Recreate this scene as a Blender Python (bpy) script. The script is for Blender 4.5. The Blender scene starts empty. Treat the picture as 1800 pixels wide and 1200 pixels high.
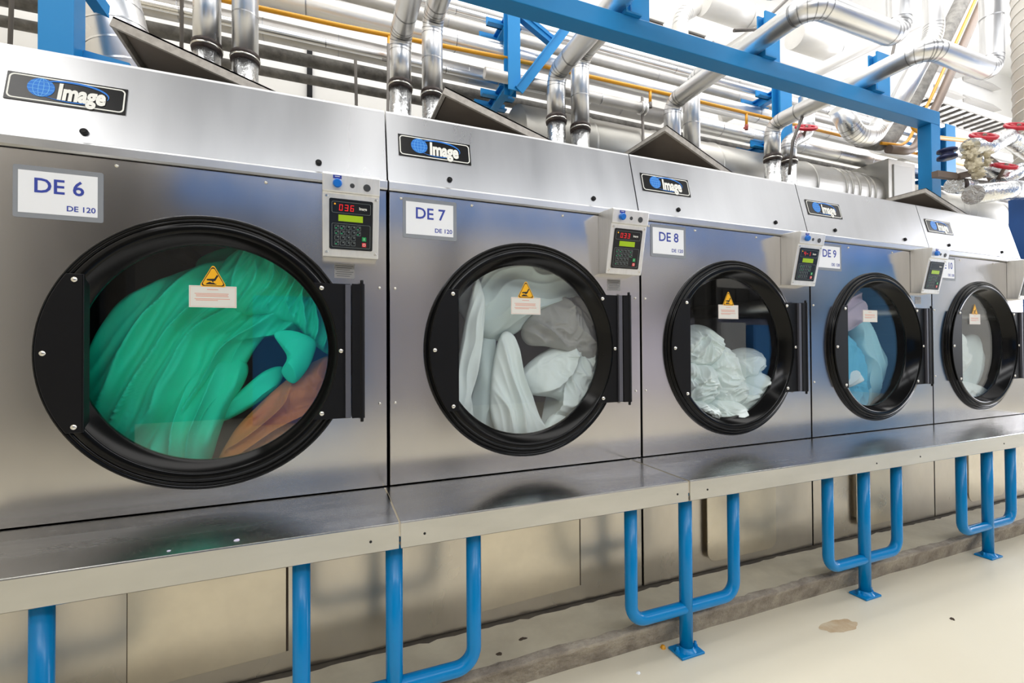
import bpy, bmesh, math, random
import numpy as np
from mathutils import Vector, Matrix, noise

S = bpy.context.scene
COL = S.collection
random.seed(7)
PI = math.pi

# ------------------------------------------------------------------ camera
def make_camera():
    yaw, pitch, roll = 0.38192, 0.01072, -0.00577
    f = Vector((math.sin(yaw)*math.cos(pitch), math.cos(yaw)*math.cos(pitch), math.sin(pitch)))
    r0 = Vector((math.cos(yaw), -math.sin(yaw), 0.0))
    u0 = r0.cross(f)
    r = r0*math.cos(roll) + u0*math.sin(roll)
    u = -r0*math.sin(roll) + u0*math.cos(roll)
    cd = bpy.data.cameras.new('camera')
    cd.sensor_width = 36.0
    cd.lens = 820.0/1800.0*36.0
    cd.clip_start = 0.02
    co = bpy.data.objects.new('camera', cd)
    m = Matrix((r, u, -f)).transposed().to_4x4()
    m.translation = Vector((-0.2254, -1.829, 0.5296))
    co.matrix_world = m
    COL.objects.link(co)
    S.camera = co
make_camera()

# ------------------------------------------------------------------ world, lights, exposure
S.view_settings.view_transform = 'Standard'
S.view_settings.look = 'None'
S.view_settings.gamma = 1.0
S.view_settings.use_curve_mapping = False
S.view_settings.exposure = -1.75
S.cycles.use_denoising = True
S.cycles.max_bounces = 10
S.cycles.transparent_max_bounces = 12
S.cycles.sample_clamp_indirect = 8.0
W = bpy.data.worlds.new('sky')
S.world = W
W.use_nodes = True
W.node_tree.nodes['Background'].inputs[0].default_value = (0.86, 0.93, 1.0, 1)
W.node_tree.nodes['Background'].inputs[1].default_value = 0.5

def area(name, loc, sx, sy, power, rot=(0, 0, 0), col=(1, 1, 1)):
    ld = bpy.data.lights.new(name, 'AREA')
    ld.shape = 'RECTANGLE'; ld.size = sx; ld.size_y = sy
    ld.energy = power; ld.color = col
    o = bpy.data.objects.new(name, ld)
    o.location = loc; o.rotation_euler = rot
    COL.objects.link(o)
    return o
area('skylight_aisle', (3.0, -1.0, 5.9), 14.0, 1.2, 620, col=(1.0, 0.98, 0.95))
area('skylight_far_aisle', (3.0, -5.9, 5.9), 14.0, 0.7, 560, col=(0.96, 0.98, 1.0))
area('skylight_cross_left', (-3.7, -3.8, 5.9), 0.9, 3.0, 150, col=(1.0, 0.98, 0.95))
area('skylight_cross_mid', (0.45, -3.8, 5.9), 0.45, 3.0, 40, col=(1.0, 0.98, 0.95))
area('skylight_cross_right', (9.5, -3.8, 5.9), 6.0, 3.0, 170, col=(1.0, 0.98, 0.95))
area('skylight_pipes', (4.0, 0.75, 5.9), 15.0, 1.4, 1200, col=(1.0, 0.99, 0.97))
area('front_fill', (2.5, -7.45, 5.45), 13.0, 0.8, 1250, rot=(PI/2, 0, 0), col=(0.97, 0.98, 1.0))  # fill lamp added high on the front wall to brighten cloths and fronts
area('window_end_light', (12.6, -0.65, 2.6), 4.1, 4.2, 1000, rot=(0, PI/2, 0), col=(0.90, 0.91, 1.0))

# ------------------------------------------------------------------ materials
MATS = {}
def mat(name, col=(0.8, 0.8, 0.8), metal=0.0, rough=0.5, spec=None, emit=None, estr=0.0,
        nscale=None, namt=0.0, ncol=None, nstretch=(1, 1, 1), bump=0.0, bscale=None, bstretch=None,
        rvar=0.0, coat=0.0, aniso=0.0, ndetail=4.0, nlo=0.35, nhi=0.7):
    m = bpy.data.materials.new(name); m.use_nodes = True
    nt = m.node_tree; N = nt.nodes; Lk = nt.links
    b = N['Principled BSDF']
    b.inputs['Base Color'].default_value = (*col, 1)
    b.inputs['Metallic'].default_value = metal
    b.inputs['Roughness'].default_value = rough
    if spec is not None: b.inputs['Specular IOR Level'].default_value = spec
    if coat: b.inputs['Coat Weight'].default_value = coat; b.inputs['Coat Roughness'].default_value = 0.06
    if aniso: b.inputs['Anisotropic'].default_value = aniso
    if emit:
        b.inputs['Emission Color'].default_value = (*emit, 1); b.inputs['Emission Strength'].default_value = estr
    if nscale or bump or rvar:
        tc = N.new('ShaderNodeTexCoord'); oi = N.new('ShaderNodeObjectInfo')
        ad = N.new('ShaderNodeVectorMath'); ad.operation = 'MULTIPLY_ADD'
        ad.inputs[1].default_value = (1, 1, 1)
        Lk.new(tc.outputs['Object'], ad.inputs[0])
        sc = N.new('ShaderNodeVectorMath'); sc.operation = 'SCALE'; sc.inputs['Scale'].default_value = 3.7
        Lk.new(oi.outputs['Location'], sc.inputs[0])
        Lk.new(sc.outputs[0], ad.inputs[2])
        def nz(scale, stretch, detail=4.0):
            mp = N.new('ShaderNodeMapping'); mp.inputs['Scale'].default_value = stretch
            Lk.new(ad.outputs[0], mp.inputs[0])
            t = N.new('ShaderNodeTexNoise'); t.inputs['Scale'].default_value = scale; t.inputs['Detail'].default_value = detail
            t.inputs['Roughness'].default_value = 0.6
            Lk.new(mp.outputs[0], t.inputs['Vector'])
            return t.outputs['Fac']
        if nscale:
            fac = nz(nscale, nstretch, ndetail)
            rm = N.new('ShaderNodeMapRange'); rm.inputs[1].default_value = nlo; rm.inputs[2].default_value = nhi
            rm.inputs[3].default_value = 0.0; rm.inputs[4].default_value = namt
            Lk.new(fac, rm.inputs[0])
            mx = N.new('ShaderNodeMix'); mx.data_type = 'RGBA'
            mx.inputs[6].default_value = (*col, 1); mx.inputs[7].default_value = (*(ncol or tuple(c*0.5 for c in col)), 1)
            Lk.new(rm.outputs[0], mx.inputs[0]); Lk.new(mx.outputs[2], b.inputs['Base Color'])
        if rvar:
            fac = nz((bscale or nscale or 3.0)*0.7, bstretch or nstretch, 5.0)
            rm = N.new('ShaderNodeMapRange'); rm.inputs[1].default_value = 0.3; rm.inputs[2].default_value = 0.7
            rm.inputs[3].default_value = max(0.02, rough-rvar); rm.inputs[4].default_value = rough+rvar
            Lk.new(fac, rm.inputs[0]); Lk.new(rm.outputs[0], b.inputs['Roughness'])
        if bump:
            fac = nz(bscale or 20.0, bstretch or (1, 1, 1), 3.0)
            bp = N.new('ShaderNodeBump'); bp.inputs['Strength'].default_value = bump; bp.inputs['Distance'].default_value = 0.02
            Lk.new(fac, bp.inputs['Height']); Lk.new(bp.outputs[0], b.inputs['Normal'])
    MATS[name] = m
    return m

def glass_mat(name, tint, f0):
    """clear pane: see-through, with a mirror share that grows towards grazing view"""
    m = bpy.data.materials.new(name); m.use_nodes = True
    nt = m.node_tree; N = nt.nodes; Lk = nt.links
    N.remove(N['Principled BSDF'])
    tr = N.new('ShaderNodeBsdfTransparent'); tr.inputs[0].default_value = (*tint, 1)
    gl = N.new('ShaderNodeBsdfGlossy'); gl.inputs['Roughness'].default_value = 0.0
    gl.inputs['Color'].default_value = (1, 1, 1, 1)
    ge = N.new('ShaderNodeNewGeometry')
    dt = N.new('ShaderNodeVectorMath'); dt.operation = 'DOT_PRODUCT'
    Lk.new(ge.outputs['Incoming'], dt.inputs[0]); Lk.new(ge.outputs['Normal'], dt.inputs[1])
    def mth(op, a, b=None):
        q = N.new('ShaderNodeMath'); q.operation = op; q.use_clamp = False
        for i, v in enumerate((a, b)):
            if v is None: continue
            if isinstance(v, (int, float)): q.inputs[i].default_value = v
            else: Lk.new(v, q.inputs[i])
        return q.outputs[0]
    c = mth('ABSOLUTE', dt.outputs['Value'])
    p = mth('POWER', mth('SUBTRACT', 1.0, c), 5.0)
    fac = mth('ADD', mth('MULTIPLY', p, 1.0-f0), f0)
    mx = N.new('ShaderNodeMixShader')
    Lk.new(fac, mx.inputs[0]); Lk.new(tr.outputs[0], mx.inputs[1]); Lk.new(gl.outputs[0], mx.inputs[2])
    Lk.new(mx.outputs[0], N['Material Output'].inputs[0])
    MATS[name] = m
    return m

def srgb(r, g, b):
    return tuple((c/255.0/12.92) if c/255.0 <= 0.04045 else ((c/255.0+0.055)/1.055)**2.4 for c in (r, g, b))

mat('steel', (0.60, 0.585, 0.58), 1.0, 0.17, nscale=3.0, namt=0.35, ncol=(0.46, 0.44, 0.43), nstretch=(1.0, 1, 0.35),
    bump=0.03, bscale=1.6, rvar=0.05)
mat('hood_steel', (0.66, 0.665, 0.675), 1.0, 0.30, nscale=6.0, namt=0.3, ncol=(0.54, 0.545, 0.555), nstretch=(1.6, 1, 0.2),
    bump=0.04, bscale=1.5, rvar=0.06)
mat('base_steel', (0.62, 0.58, 0.52), 1.0, 0.30, nscale=4.0, namt=0.5, ncol=(0.45, 0.42, 0.38), nstretch=(1.0, 1, 0.5),
    bump=0.10, bscale=1.8, rvar=0.08)
mat('plate_steel', (0.72, 0.66, 0.55), 1.0, 0.33, nscale=5.0, namt=0.5, ncol=(0.55, 0.50, 0.42), bump=0.12, bscale=3.0, rvar=0.06)
mat('shelf_steel', (0.62, 0.62, 0.61), 1.0, 0.22, nscale=14.0, namt=0.4, ncol=(0.45, 0.45, 0.44), nstretch=(0.25, 2.5, 1),
    bump=0.05, bscale=2.2, rvar=0.08)
mat('box_steel', (0.86, 0.85, 0.83), 1.0, 0.45, nscale=8.0, namt=0.4, ncol=(0.66, 0.65, 0.63), nstretch=(6, 6, 0.4), rvar=0.05)
mat('clad', (0.90, 0.90, 0.90), 1.0, 0.32, nscale=5.0, namt=0.3, ncol=(0.76, 0.76, 0.77), bump=0.05, bscale=5.0, rvar=0.06)
mat('clad_seam', (0.45, 0.45, 0.46), 1.0, 0.35)
mat('foil', (0.90, 0.91, 0.92), 1.0, 0.26, bump=0.5, bscale=22.0, rvar=0.05)
mat('dull_clad', (0.60, 0.585, 0.565), 0.75, 0.42, nscale=5.0, namt=0.5, ncol=(0.42, 0.40, 0.38), bump=0.04, bscale=6.0)
mat('dusty', srgb(136, 134, 130), 0.1, 0.85, nscale=16.0, namt=0.8, ncol=srgb(86, 84, 82), bump=0.15, bscale=40.0)
mat('duct_grey', srgb(176, 174, 168), 0.75, 0.40, nscale=4.0, namt=0.4, ncol=srgb(150, 148, 142))
mat('blue', (0.000, 0.225, 0.56), 0.0, 0.22, spec=0.3, nscale=9.0, namt=0.2, ncol=(0.0, 0.17, 0.46))
mat('frame_blue', (0.012, 0.25, 0.60), 0.0, 0.42, spec=0.35, nscale=5.0, namt=0.3, ncol=(0.03, 0.28, 0.62))
mat('pillar_blue', srgb(60, 105, 175), 0.0, 0.4)
mat('black', (0.004, 0.004, 0.004), 0.0, 0.15, spec=0.2, nscale=40.0, namt=0.3, ncol=(0.012, 0.012, 0.012), nlo=0.55, nhi=0.8)
mat('black_matt', (0.006, 0.006, 0.007), 0.0, 0.4, spec=0.18)
mat('rubber', (0.008, 0.008, 0.008), 0.0, 0.5)
mat('hinge_edge', (0.11, 0.11, 0.13), 0.3, 0.35)
mat('band', (0.035, 0.022, 0.018), 0.0, 0.6, nscale=40.0, namt=0.6, ncol=(0.10, 0.07, 0.06))
mat('dark_lid', srgb(112, 102, 92), 0.15, 0.55, nscale=3.0, namt=0.6, ncol=srgb(86, 77, 68))
mat('lid_edge', srgb(180, 174, 166), 0.4, 0.5, nscale=40.0, namt=0.5, ncol=srgb(120, 114, 106))
mat('yellow', srgb(226, 158, 30), 0.0, 0.4)
mat('red_paint', srgb(190, 30, 50), 0.0, 0.35)
mat('red_rust', srgb(150, 60, 50), 0.0, 0.6)
mat('drum', (0.30, 0.30, 0.31), 1.0, 0.38)
mat('dark_in', (0.02, 0.02, 0.022), 0.0, 0.6)
mat('screw', (0.72, 0.70, 0.64), 1.0, 0.25)
mat('gap', (0.006, 0.006, 0.006), 0.0, 0.8)
mat('white_paper', srgb(238, 240, 243), 0.0, 0.5)
mat('clear_film', srgb(140, 144, 150), 0.0, 0.18)
mat('ink_blue', srgb(46, 64, 160), 0.0, 0.5)
mat('plate_black', (0.010, 0.010, 0.010), 0.0, 0.22)
mat('logo_white', srgb(240, 240, 232), 0.0, 0.45)
mat('logo_blue', srgb(10, 118, 215), 0.0, 0.4)
mat('logo_light', srgb(120, 195, 245), 0.0, 0.4)
mat('warn_yellow', srgb(250, 185, 10), 0.0, 0.45)
mat('warn_black', (0.008, 0.008, 0.008), 0.0, 0.5)
mat('note_white', srgb(228, 226, 218), 0.0, 0.5)
mat('note_red', srgb(226, 160, 140), 0.0, 0.5)
mat('led_red', (0.6, 0.0, 0.0), 0.0, 0.4, emit=(1.0, 0.03, 0.04), estr=1.6)
mat('led_amber', (0.7, 0.3, 0.0), 0.0, 0.4, emit=(1.0, 0.45, 0.05), estr=1.6)
mat('lcd', srgb(150, 180, 20), 0.0, 0.3, emit=srgb(150, 190, 10), estr=0.55)
mat('key_line', srgb(120, 130, 130), 0.0, 0.5)
mat('key_green', srgb(15, 140, 90), 0.0, 0.5)
mat('btn_green', srgb(20, 150, 80), 0.0, 0.4)
mat('btn_red', srgb(215, 40, 50), 0.0, 0.4)
mat('btn_blue', srgb(15, 110, 205), 0.0, 0.3)
mat('btn_grey', srgb(58, 60, 64), 0.0, 0.5)
mat('label_grey', srgb(150, 148, 145), 0.2, 0.4)
mat('label_ink', srgb(80, 80, 80), 0.0, 0.5)
mat('cable', srgb(105, 100, 95), 0.1, 0.5)
mat('brown_steel', srgb(120, 105, 95), 0.2, 0.5)
mat('wall_white', srgb(238, 237, 234), 0.0, 0.7, nscale=1.2, namt=0.25, ncol=srgb(226, 224, 220))
mat('wall_cream', srgb(214, 208, 196), 0.0, 0.7)
mat('wall_mid', srgb(176, 171, 176), 0.0, 0.7)
mat('wall_grey', srgb(104, 101, 98), 0.0, 0.7)
mat('ceiling_grey', srgb(84, 86, 92), 0.0, 0.8)
mat('ceiling_white', srgb(240, 240, 238), 0.0, 0.8)
mat('slat_grey', srgb(205, 203, 200), 0.0, 0.6)
mat('dark_grille', srgb(70, 66, 62), 0.0, 0.7)
mat('cabinet_blue', srgb(60, 140, 215), 0.0, 0.5)
mat('navy', srgb(25, 35, 80), 0.0, 0.4)
mat('panel_blue_lit', srgb(120, 185, 242), 0.0, 0.5)  # lighter than the cabinet blue: missing light on the panel put into its colour
mat('rail_blue', srgb(20, 120, 205), 0.0, 0.6)
mat('wall_pale', srgb(222, 218, 236), 0.0, 0.7)
mat('cabinet_grey', srgb(190, 190, 188), 0.0, 0.4)
mat('white_duct', srgb(236, 234, 230), 0.1, 0.4, nscale=3.0, namt=0.3, ncol=srgb(215, 212, 206))
mat('spiral', srgb(222, 218, 210), 0.2, 0.45)
mat('wool', srgb(228, 218, 192), 0.0, 0.95, nscale=30.0, namt=0.7, ncol=srgb(190, 178, 148), bump=0.6, bscale=60.0)
mat('dirt', srgb(70, 58, 46), 0.0, 0.9)
mat('lint_mat', srgb(200, 195, 215), 0.0, 0.8)
mat('cloth_green', (0.000, 0.72, 0.46), 0.0, 0.75, nscale=6.0, namt=0.3, ncol=(0.0, 0.60, 0.37))
mat('cloth_brown', (0.52, 0.19, 0.045), 0.0, 0.8, nscale=8.0, namt=0.4, ncol=(0.38, 0.15, 0.055))
mat('cloth_white', (0.82, 0.90, 0.88), 0.0, 0.8)
mat('cloth_pale', (0.68, 0.79, 0.78), 0.0, 0.8)
mat('cloth_grey', (0.36, 0.36, 0.34), 0.0, 0.8)
mat('cloth_aqua', (0.42, 0.72, 0.78), 0.0, 0.8)
mat('cloth_teal', (0.14, 0.50, 0.70), 0.0, 0.8)
mat('cloth_pink', (0.62, 0.50, 0.58), 0.0, 0.8)
mat('ink_red', srgb(200, 60, 70), 0.0, 0.6)
glass_mat('door_glass', (0.97, 0.98, 0.98), 0.055)

def floor_mat():
    m = mat('floor_paint', srgb(226, 219, 199), 0.0, 0.34, spec=0.35, nscale=1.3, namt=0.3, ncol=srgb(210, 202, 180), ndetail=8.0)
    return m
floor_mat()
def plinth_mat():
    m = mat('concrete', srgb(176, 166, 150), 0.0, 0.85, nscale=9.0, namt=0.9, ncol=srgb(112, 102, 92), bump=0.6, bscale=45.0, ndetail=10.0)
    mat('grime', srgb(74, 68, 60), 0.0, 0.9, nscale=14.0, namt=0.8, ncol=srgb(96, 88, 76))
    mat('plinth_paint', srgb(206, 198, 176), 0.0, 0.5, nscale=3.5, namt=0.8, ncol=srgb(170, 160, 140), ndetail=9.0)
plinth_mat()

# ------------------------------------------------------------------ mesh helper
class MB:
    def __init__(self):
        self.v = []; self.f = []; self.m = []; self.s = []
    def add(self, vs, fs, m=0, smooth=False):
        o = len(self.v)
        self.v += [tuple(p) for p in vs]
        for q in fs:
            self.f.append(tuple(i+o for i in q)); self.m.append(m); self.s.append(smooth)
        return self
    def box(self, x0, x1, y0, y1, z0, z1, m=0):
        vs = [(x, y, z) for x in (x0, x1) for y in (y0, y1) for z in (z0, z1)]
        return self.add(vs, [(0, 1, 3, 2), (4, 6, 7, 5), (0, 4, 5, 1), (2, 3, 7, 6), (0, 2, 6, 4), (1, 5, 7, 3)], m)
    def obox(self, a, b, w, h, up=(0, 0, 1), m=0):
        a = Vector(a); b = Vector(b); d = (b-a).normalized(); u = Vector(up)
        sd = d.cross(u)
        if sd.length < 1e-5: sd = d.cross(Vector((1, 0, 0)))
        sd.normalize(); u = sd.cross(d).normalized()
        vs = [p + sd*(w/2*i) + u*(h/2*j) for p in (a, b) for i in (-1, 1) for j in (-1, 1)]
        return self.add(vs, [(0, 1, 3, 2), (4, 6, 7, 5), (0, 4, 5, 1), (2, 3, 7, 6), (0, 2, 6, 4), (1, 5, 7, 3)], m)
    def tube(self, path, r, n=20, m=0, caps=True, closed=False):
        P = [Vector(p) for p in path]
        k = len(P)
        rr = r if isinstance(r, (list, tuple)) else [r]*k
        T = []
        for i in range(k):
            if closed:
                t = (P[(i+1) % k]-P[i-1])
            else:
                t = (P[min(i+1, k-1)]-P[max(i-1, 0)])
                if 0 < i < k-1:
                    t = (P[i+1]-P[i]).normalized()+(P[i]-P[i-1]).normalized()
            T.append(t.normalized())
        a = Vector((0, 0, 1)) if abs(T[0].z) < 0.9 else Vector((1, 0, 0))
        nrm = (a - T[0]*a.dot(T[0])).normalized()
        vs = []
        for i in range(k):
            nrm = (nrm - T[i]*nrm.dot(T[i])).normalized()
            bi = T[i].cross(nrm)
            c = 1.0
            if 0 < i < k-1 and not closed:
                cs = (P[i+1]-P[i]).normalized().dot(T[i])
                c = 1.0
            for j in range(n):
                t = 2*PI*j/n
                vs.append(P[i]+(nrm*math.cos(t)+bi*math.sin(t))*rr[i]*c)
        fs = []
        rng = k if closed else k-1
        for i in range(rng):
            for j in range(n):
                i2 = (i+1) % k
                fs.append((i*n+j, i*n+(j+1) % n, i2*n+(j+1) % n, i2*n+j))
        self.add(vs, fs, m, True)
        if caps and not closed:
            self.add(vs[:n], [tuple(range(n))[::-1]], m)
            self.add(vs[-n:], [tuple(range(n))], m)
        return self
    def lathe(self, prof, c, n=64, m=0, axis='y', ms=None, smooth=True):
        """prof: list of (radius, position along the axis)."""
        vs = []
        for (r, a) in prof:
            for j in range(n):
                t = 2*PI*j/n
                p, q = r*math.cos(t), r*math.sin(t)
                vs.append({'y': (c[0]+p, c[1]+a, c[2]+q), 'z': (c[0]+p, c[1]+q, c[2]+a), 'x': (c[0]+a, c[1]+p, c[2]+q)}[axis])
        for i in range(len(prof)-1):
            fs = [(i*n+j, (i+1)*n+j, (i+1)*n+(j+1) % n, i*n+(j+1) % n) for j in range(n)]
            self.add([], [], 0)
            o = len(self.v)
            self.add(vs[i*n:(i+2)*n], [(q[0]-i*n, q[1]-i*n, q[2]-i*n, q[3]-i*n) for q in fs], (ms[i] if ms else m), smooth)
        return self
    def disc(self, c, r, n=32, m=0, axis='y', flip=False):
        vs = []
        for j in range(n):
            t = 2*PI*j/n; p, q = r*math.cos(t), r*math.sin(t)
            vs.append({'y': (c[0]+p, c[1], c[2]+q), 'z': (c[0]+p, c[1]+q, c[2]), 'x': (c[0], c[1]+p, c[2]+q)}[axis])
        return self.add(vs, [tuple(range(n))], m)
    def prism(self, poly, fn, d0, d1, m=0):
        """poly 2D, fn(u, v, d) -> point."""
        n = len(poly)
        vs = [fn(u, v, d0) for u, v in poly]+[fn(u, v, d1) for u, v in poly]
        fs = [tuple(range(n))[::-1], tuple(range(n, 2*n))]+[(i, (i+1) % n, n+(i+1) % n, n+i) for i in range(n)]
        return self.add(vs, fs, m)
    def ring2(self, outer, inner, fn, d0, d1, m=0):
        n = len(outer)
        vs = [fn(u, v, d) for d in (d0, d1) for pl in (outer, inner) for u, v in pl]
        fs = []
        for i in range(n):
            j = (i+1) % n
            fs += [(i, j, n+j, n+i), (2*n+i, 3*n+i, 3*n+j, 2*n+j), (i, 2*n+i, 2*n+j, j), (n+i, n+j, 3*n+j, 3*n+i)]
        return self.add(vs, fs, m)
    def text(self, txt, size, fn, m=0, depth=0.0008, sx=1.0, bold=0.0, align='CENTER', shear=0.0, width=None):
        cu = bpy.data.curves.new('lettering', 'FONT')
        cu.body = txt; cu.size = size; cu.align_x = align; cu.align_y = 'CENTER'
        cu.extrude = 0.0; cu.offset = bold; cu.resolution_u = 3; cu.shear = shear
        o = bpy.data.objects.new('lettering', cu)
        me = bpy.data.meshes.new_from_object(o)
        if width:
            xs = [v.co.x for v in me.vertices]; sx = width/(max(xs)-min(xs))
        vs = [fn(v.co.x*sx, v.co.y, depth) for v in me.vertices]
        self.add(vs, [tuple(p.vertices) for p in me.polygons], m)
        bpy.data.objects.remove(o); bpy.data.meshes.remove(me); bpy.data.curves.remove(cu)
        return self
    def build(self, name, mats, parent=None, bevel=0.0, seg=2, autosmooth=False, fix=True):
        if isinstance(mats, str): mats = [mats]
        off = Vector((0, 0, 0))
        q = parent
        while q is not None:
            off += q.location; q = q.parent
        me = bpy.data.meshes.new(name)
        me.from_pydata([(p[0]-off.x, p[1]-off.y, p[2]-off.z) for p in self.v], [], self.f)
        for k in mats: me.materials.append(MATS[k])
        me.polygons.foreach_set('material_index', self.m)
        me.polygons.foreach_set('use_smooth', self.s)
        if fix:
            bm = bmesh.new(); bm.from_mesh(me)
            bmesh.ops.remove_doubles(bm, verts=bm.verts, dist=1e-6)
            bmesh.ops.recalc_face_normals(bm, faces=bm.faces)
            bm.to_mesh(me); bm.free()
        me.update()
        o = bpy.data.objects.new(name, me)
        COL.objects.link(o)
        if parent: o.parent = parent
        if bevel:
            b = o.modifiers.new('edge', 'BEVEL'); b.width = bevel; b.segments = seg; b.limit_method = 'ANGLE'; b.angle_limit = 0.7
        return o

def empty(name, loc):
    o = bpy.data.objects.new(name, None); o.location = loc; o.empty_display_size = 0.1
    COL.objects.link(o); return o
def tag(o, label=None, cat=None, group=None, kind=None):
    if label: o['label'] = label
    if cat: o['category'] = cat
    if group: o['group'] = group
    if kind: o['kind'] = kind
    return o
def children(o):
    return [c for c in bpy.data.objects if c.parent == o]
def copy_tree(o, parent=None):
    c = o.copy(); COL.objects.link(c)
    if parent is not None: c.parent = parent
    for ch in children(o): copy_tree(ch, c)
    return c
def arc(a, b, c, R, n=6):
    """points that round the corner at b between a and c."""
    a, b, c = Vector(a), Vector(b), Vector(c)
    d1 = (a-b).normalized(); d2 = (c-b).normalized()
    ang = d1.angle(d2); t = R/math.tan(ang/2)
    bis = (d1+d2).normalized(); cen = b+bis*(R/math.sin(ang/2))
    p1 = b+d1*t; p2 = b+d2*t
    v1 = p1-cen; v2 = p2-cen
    tot = v1.angle(v2)
    ax = v1.cross(v2).normalized()
    return [cen+Matrix.Rotation(tot*i/n, 3, ax) @ v1 for i in range(n+1)]
def bend(pts, R, n=6):
    out = [Vector(pts[0])]
    for i in range(1, len(pts)-1):
        out += arc(pts[i-1], pts[i], pts[i+1], R if not isinstance(R, list) else R[i-1], n)
    out.append(Vector(pts[-1]))
    return out
def rrect(x0, x1, z0, z1, r, n=5):
    out = []
    for (cx, cz, a0) in ((x1-r, z1-r, 0), (x0+r, z1-r, PI/2), (x0+r, z0+r, PI), (x1-r, z0+r, 1.5*PI)):
        for i in range(n+1):
            t = a0+PI/2*i/n
            out.append((cx+r*math.cos(t), cz+r*math.sin(t)))
    return out

# ================================================================== the setting
FZ = -0.72           # floor level (z = 0 is the level of the folding shelf)
X0, X1, Y0, Y1, CZ = -4.6, 13.0, -7.6, 3.2, 6.0
def struct(name, mb, mats):
    return tag(mb.build(name, mats), kind='structure')
struct('floor', MB().box(X0, X1, Y0, Y1, FZ-0.1, FZ), 'floor_paint')
struct('ceiling', MB().box(X0, X1, -0.2, Y1, CZ, CZ+0.1, 0).box(X0, X1, Y0, -0.2, CZ, CZ+0.1, 1), ['ceiling_white', 'ceiling_grey'])
struct('wall_back', MB().box(X0, X1, Y1, Y1+0.1, FZ, CZ), 'wall_white')
struct('wall_left', MB().box(X0-0.1, X0, Y0, Y1, FZ, CZ), 'wall_cream')
w = MB().box(X0, 0.3, Y0-0.1, Y0, FZ, 3.6, 0).box(0.3, 6.5, Y0-0.1, Y0, FZ, 2.0, 3).box(6.5, X1, Y0-0.1, Y0, FZ, 2.0, 2).box(X0, 0.3, Y0-0.1, Y0, 3.6, CZ, 1).box(0.3, X1, Y0-0.1, Y0, 2.0, CZ, 1)
struct('wall_front', w, ['wall_grey', 'wall_cream', 'wall_pale', 'wall_mid'])
WY0, WY1 = -2.9, 1.6
w = MB()
w.box(X1, X1+0.1, Y0, Y1, FZ, 0.4).box(X1, X1+0.1, Y0, Y1, 5.0, CZ)
w.box(X1, X1+0.1, Y0, WY0, 0.4, 5.0).box(X1, X1+0.1, WY1, Y1, 0.4, 5.0)
struct('wall_right', w, 'wall_white')
w = MB()
for k in range(5): w.box(X1+0.0, X1+0.06, WY0+k*1.125-0.03, WY0+k*1.125+0.03, 0.4, 5.0)
for z in (0.43, 1.9, 3.4, 4.97): w.box(X1, X1+0.06, WY0, WY1, z-0.03, z+0.03)
struct('window_1', w, 'wall_white')
w = MB().box(X1+0.03, X1+0.05, WY0, WY1, 0.4, 5.0)
mat('daylight_pane', (0.9, 0.92, 0.95), 0.0, 0.3, emit=(0.93, 0.96, 1.0), estr=3.0)
wp = w.build('glazing', 'daylight_pane', bpy.data.objects['window_1'])
w = MB()
for k in range(14): w.box(X1-0.05+0.008*(k % 2), X1-0.005, -7.3, -4.85, FZ+k*0.25, FZ+k*0.25+0.245)
struct('reflection_panel', w, 'panel_blue_lit')  # unseen blue panel, added for the tint mirrored in the DE 9 glass

# concrete plinth with a painted top and a worn front
w = MB()
random.seed(3)
nseg = 260
xs = [X0+0.3+i*(9.4-0.3)/nseg for i in range(nseg+1)]
top_f = []; mid = []; bot = []
for i, x in enumerate(xs):
    j = noise.noise(Vector((x*6, 0, 0)))*0.010+noise.noise(Vector((x*25, 3, 0)))*0.006
    top_f.append((x, -0.268+j, -0.612+noise.noise(Vector((x*9, 5, 0)))*0.003))
    mid.append((x, -0.252+j*0.5, -0.640+noise.noise(Vector((x*12, 7, 0)))*0.006))
    bot.append((x, -0.224+noise.noise(Vector((x*4, 9, 0)))*0.006, FZ))
edge = [(x, a[1]+0.035+0.012*noise.noise(Vector((x*14, 2, 1))), -0.610) for x, a in zip(xs, top_f)]
gr = [(x, -0.022+0.010*noise.noise(Vector((x*5, 4, 2)))+0.016*noise.noise(Vector((x*38, 1, 2))), -0.6099) for x in xs]
back = [(x, 1.5, -0.610) for x in xs]
n = nseg+1
vs = back+gr+edge+top_f+mid+bot
fs0 = [(i, i+1, n+i+1, n+i) for i in range(nseg)]
fs1 = [(k*n+i, k*n+i+1, (k+1)*n+i+1, (k+1)*n+i) for k in (2, 3, 4) for i in range(nseg)]
fs2 = [(n+i, n+i+1, 2*n+i+1, 2*n+i) for i in range(nseg)]
w.add(vs, fs0, 2, True); w.add(vs, fs2, 0, True); w.add(vs, fs1, 1, True)
pl = struct('trim_1', w, ['plinth_paint', 'concrete', 'grime'])

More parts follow.
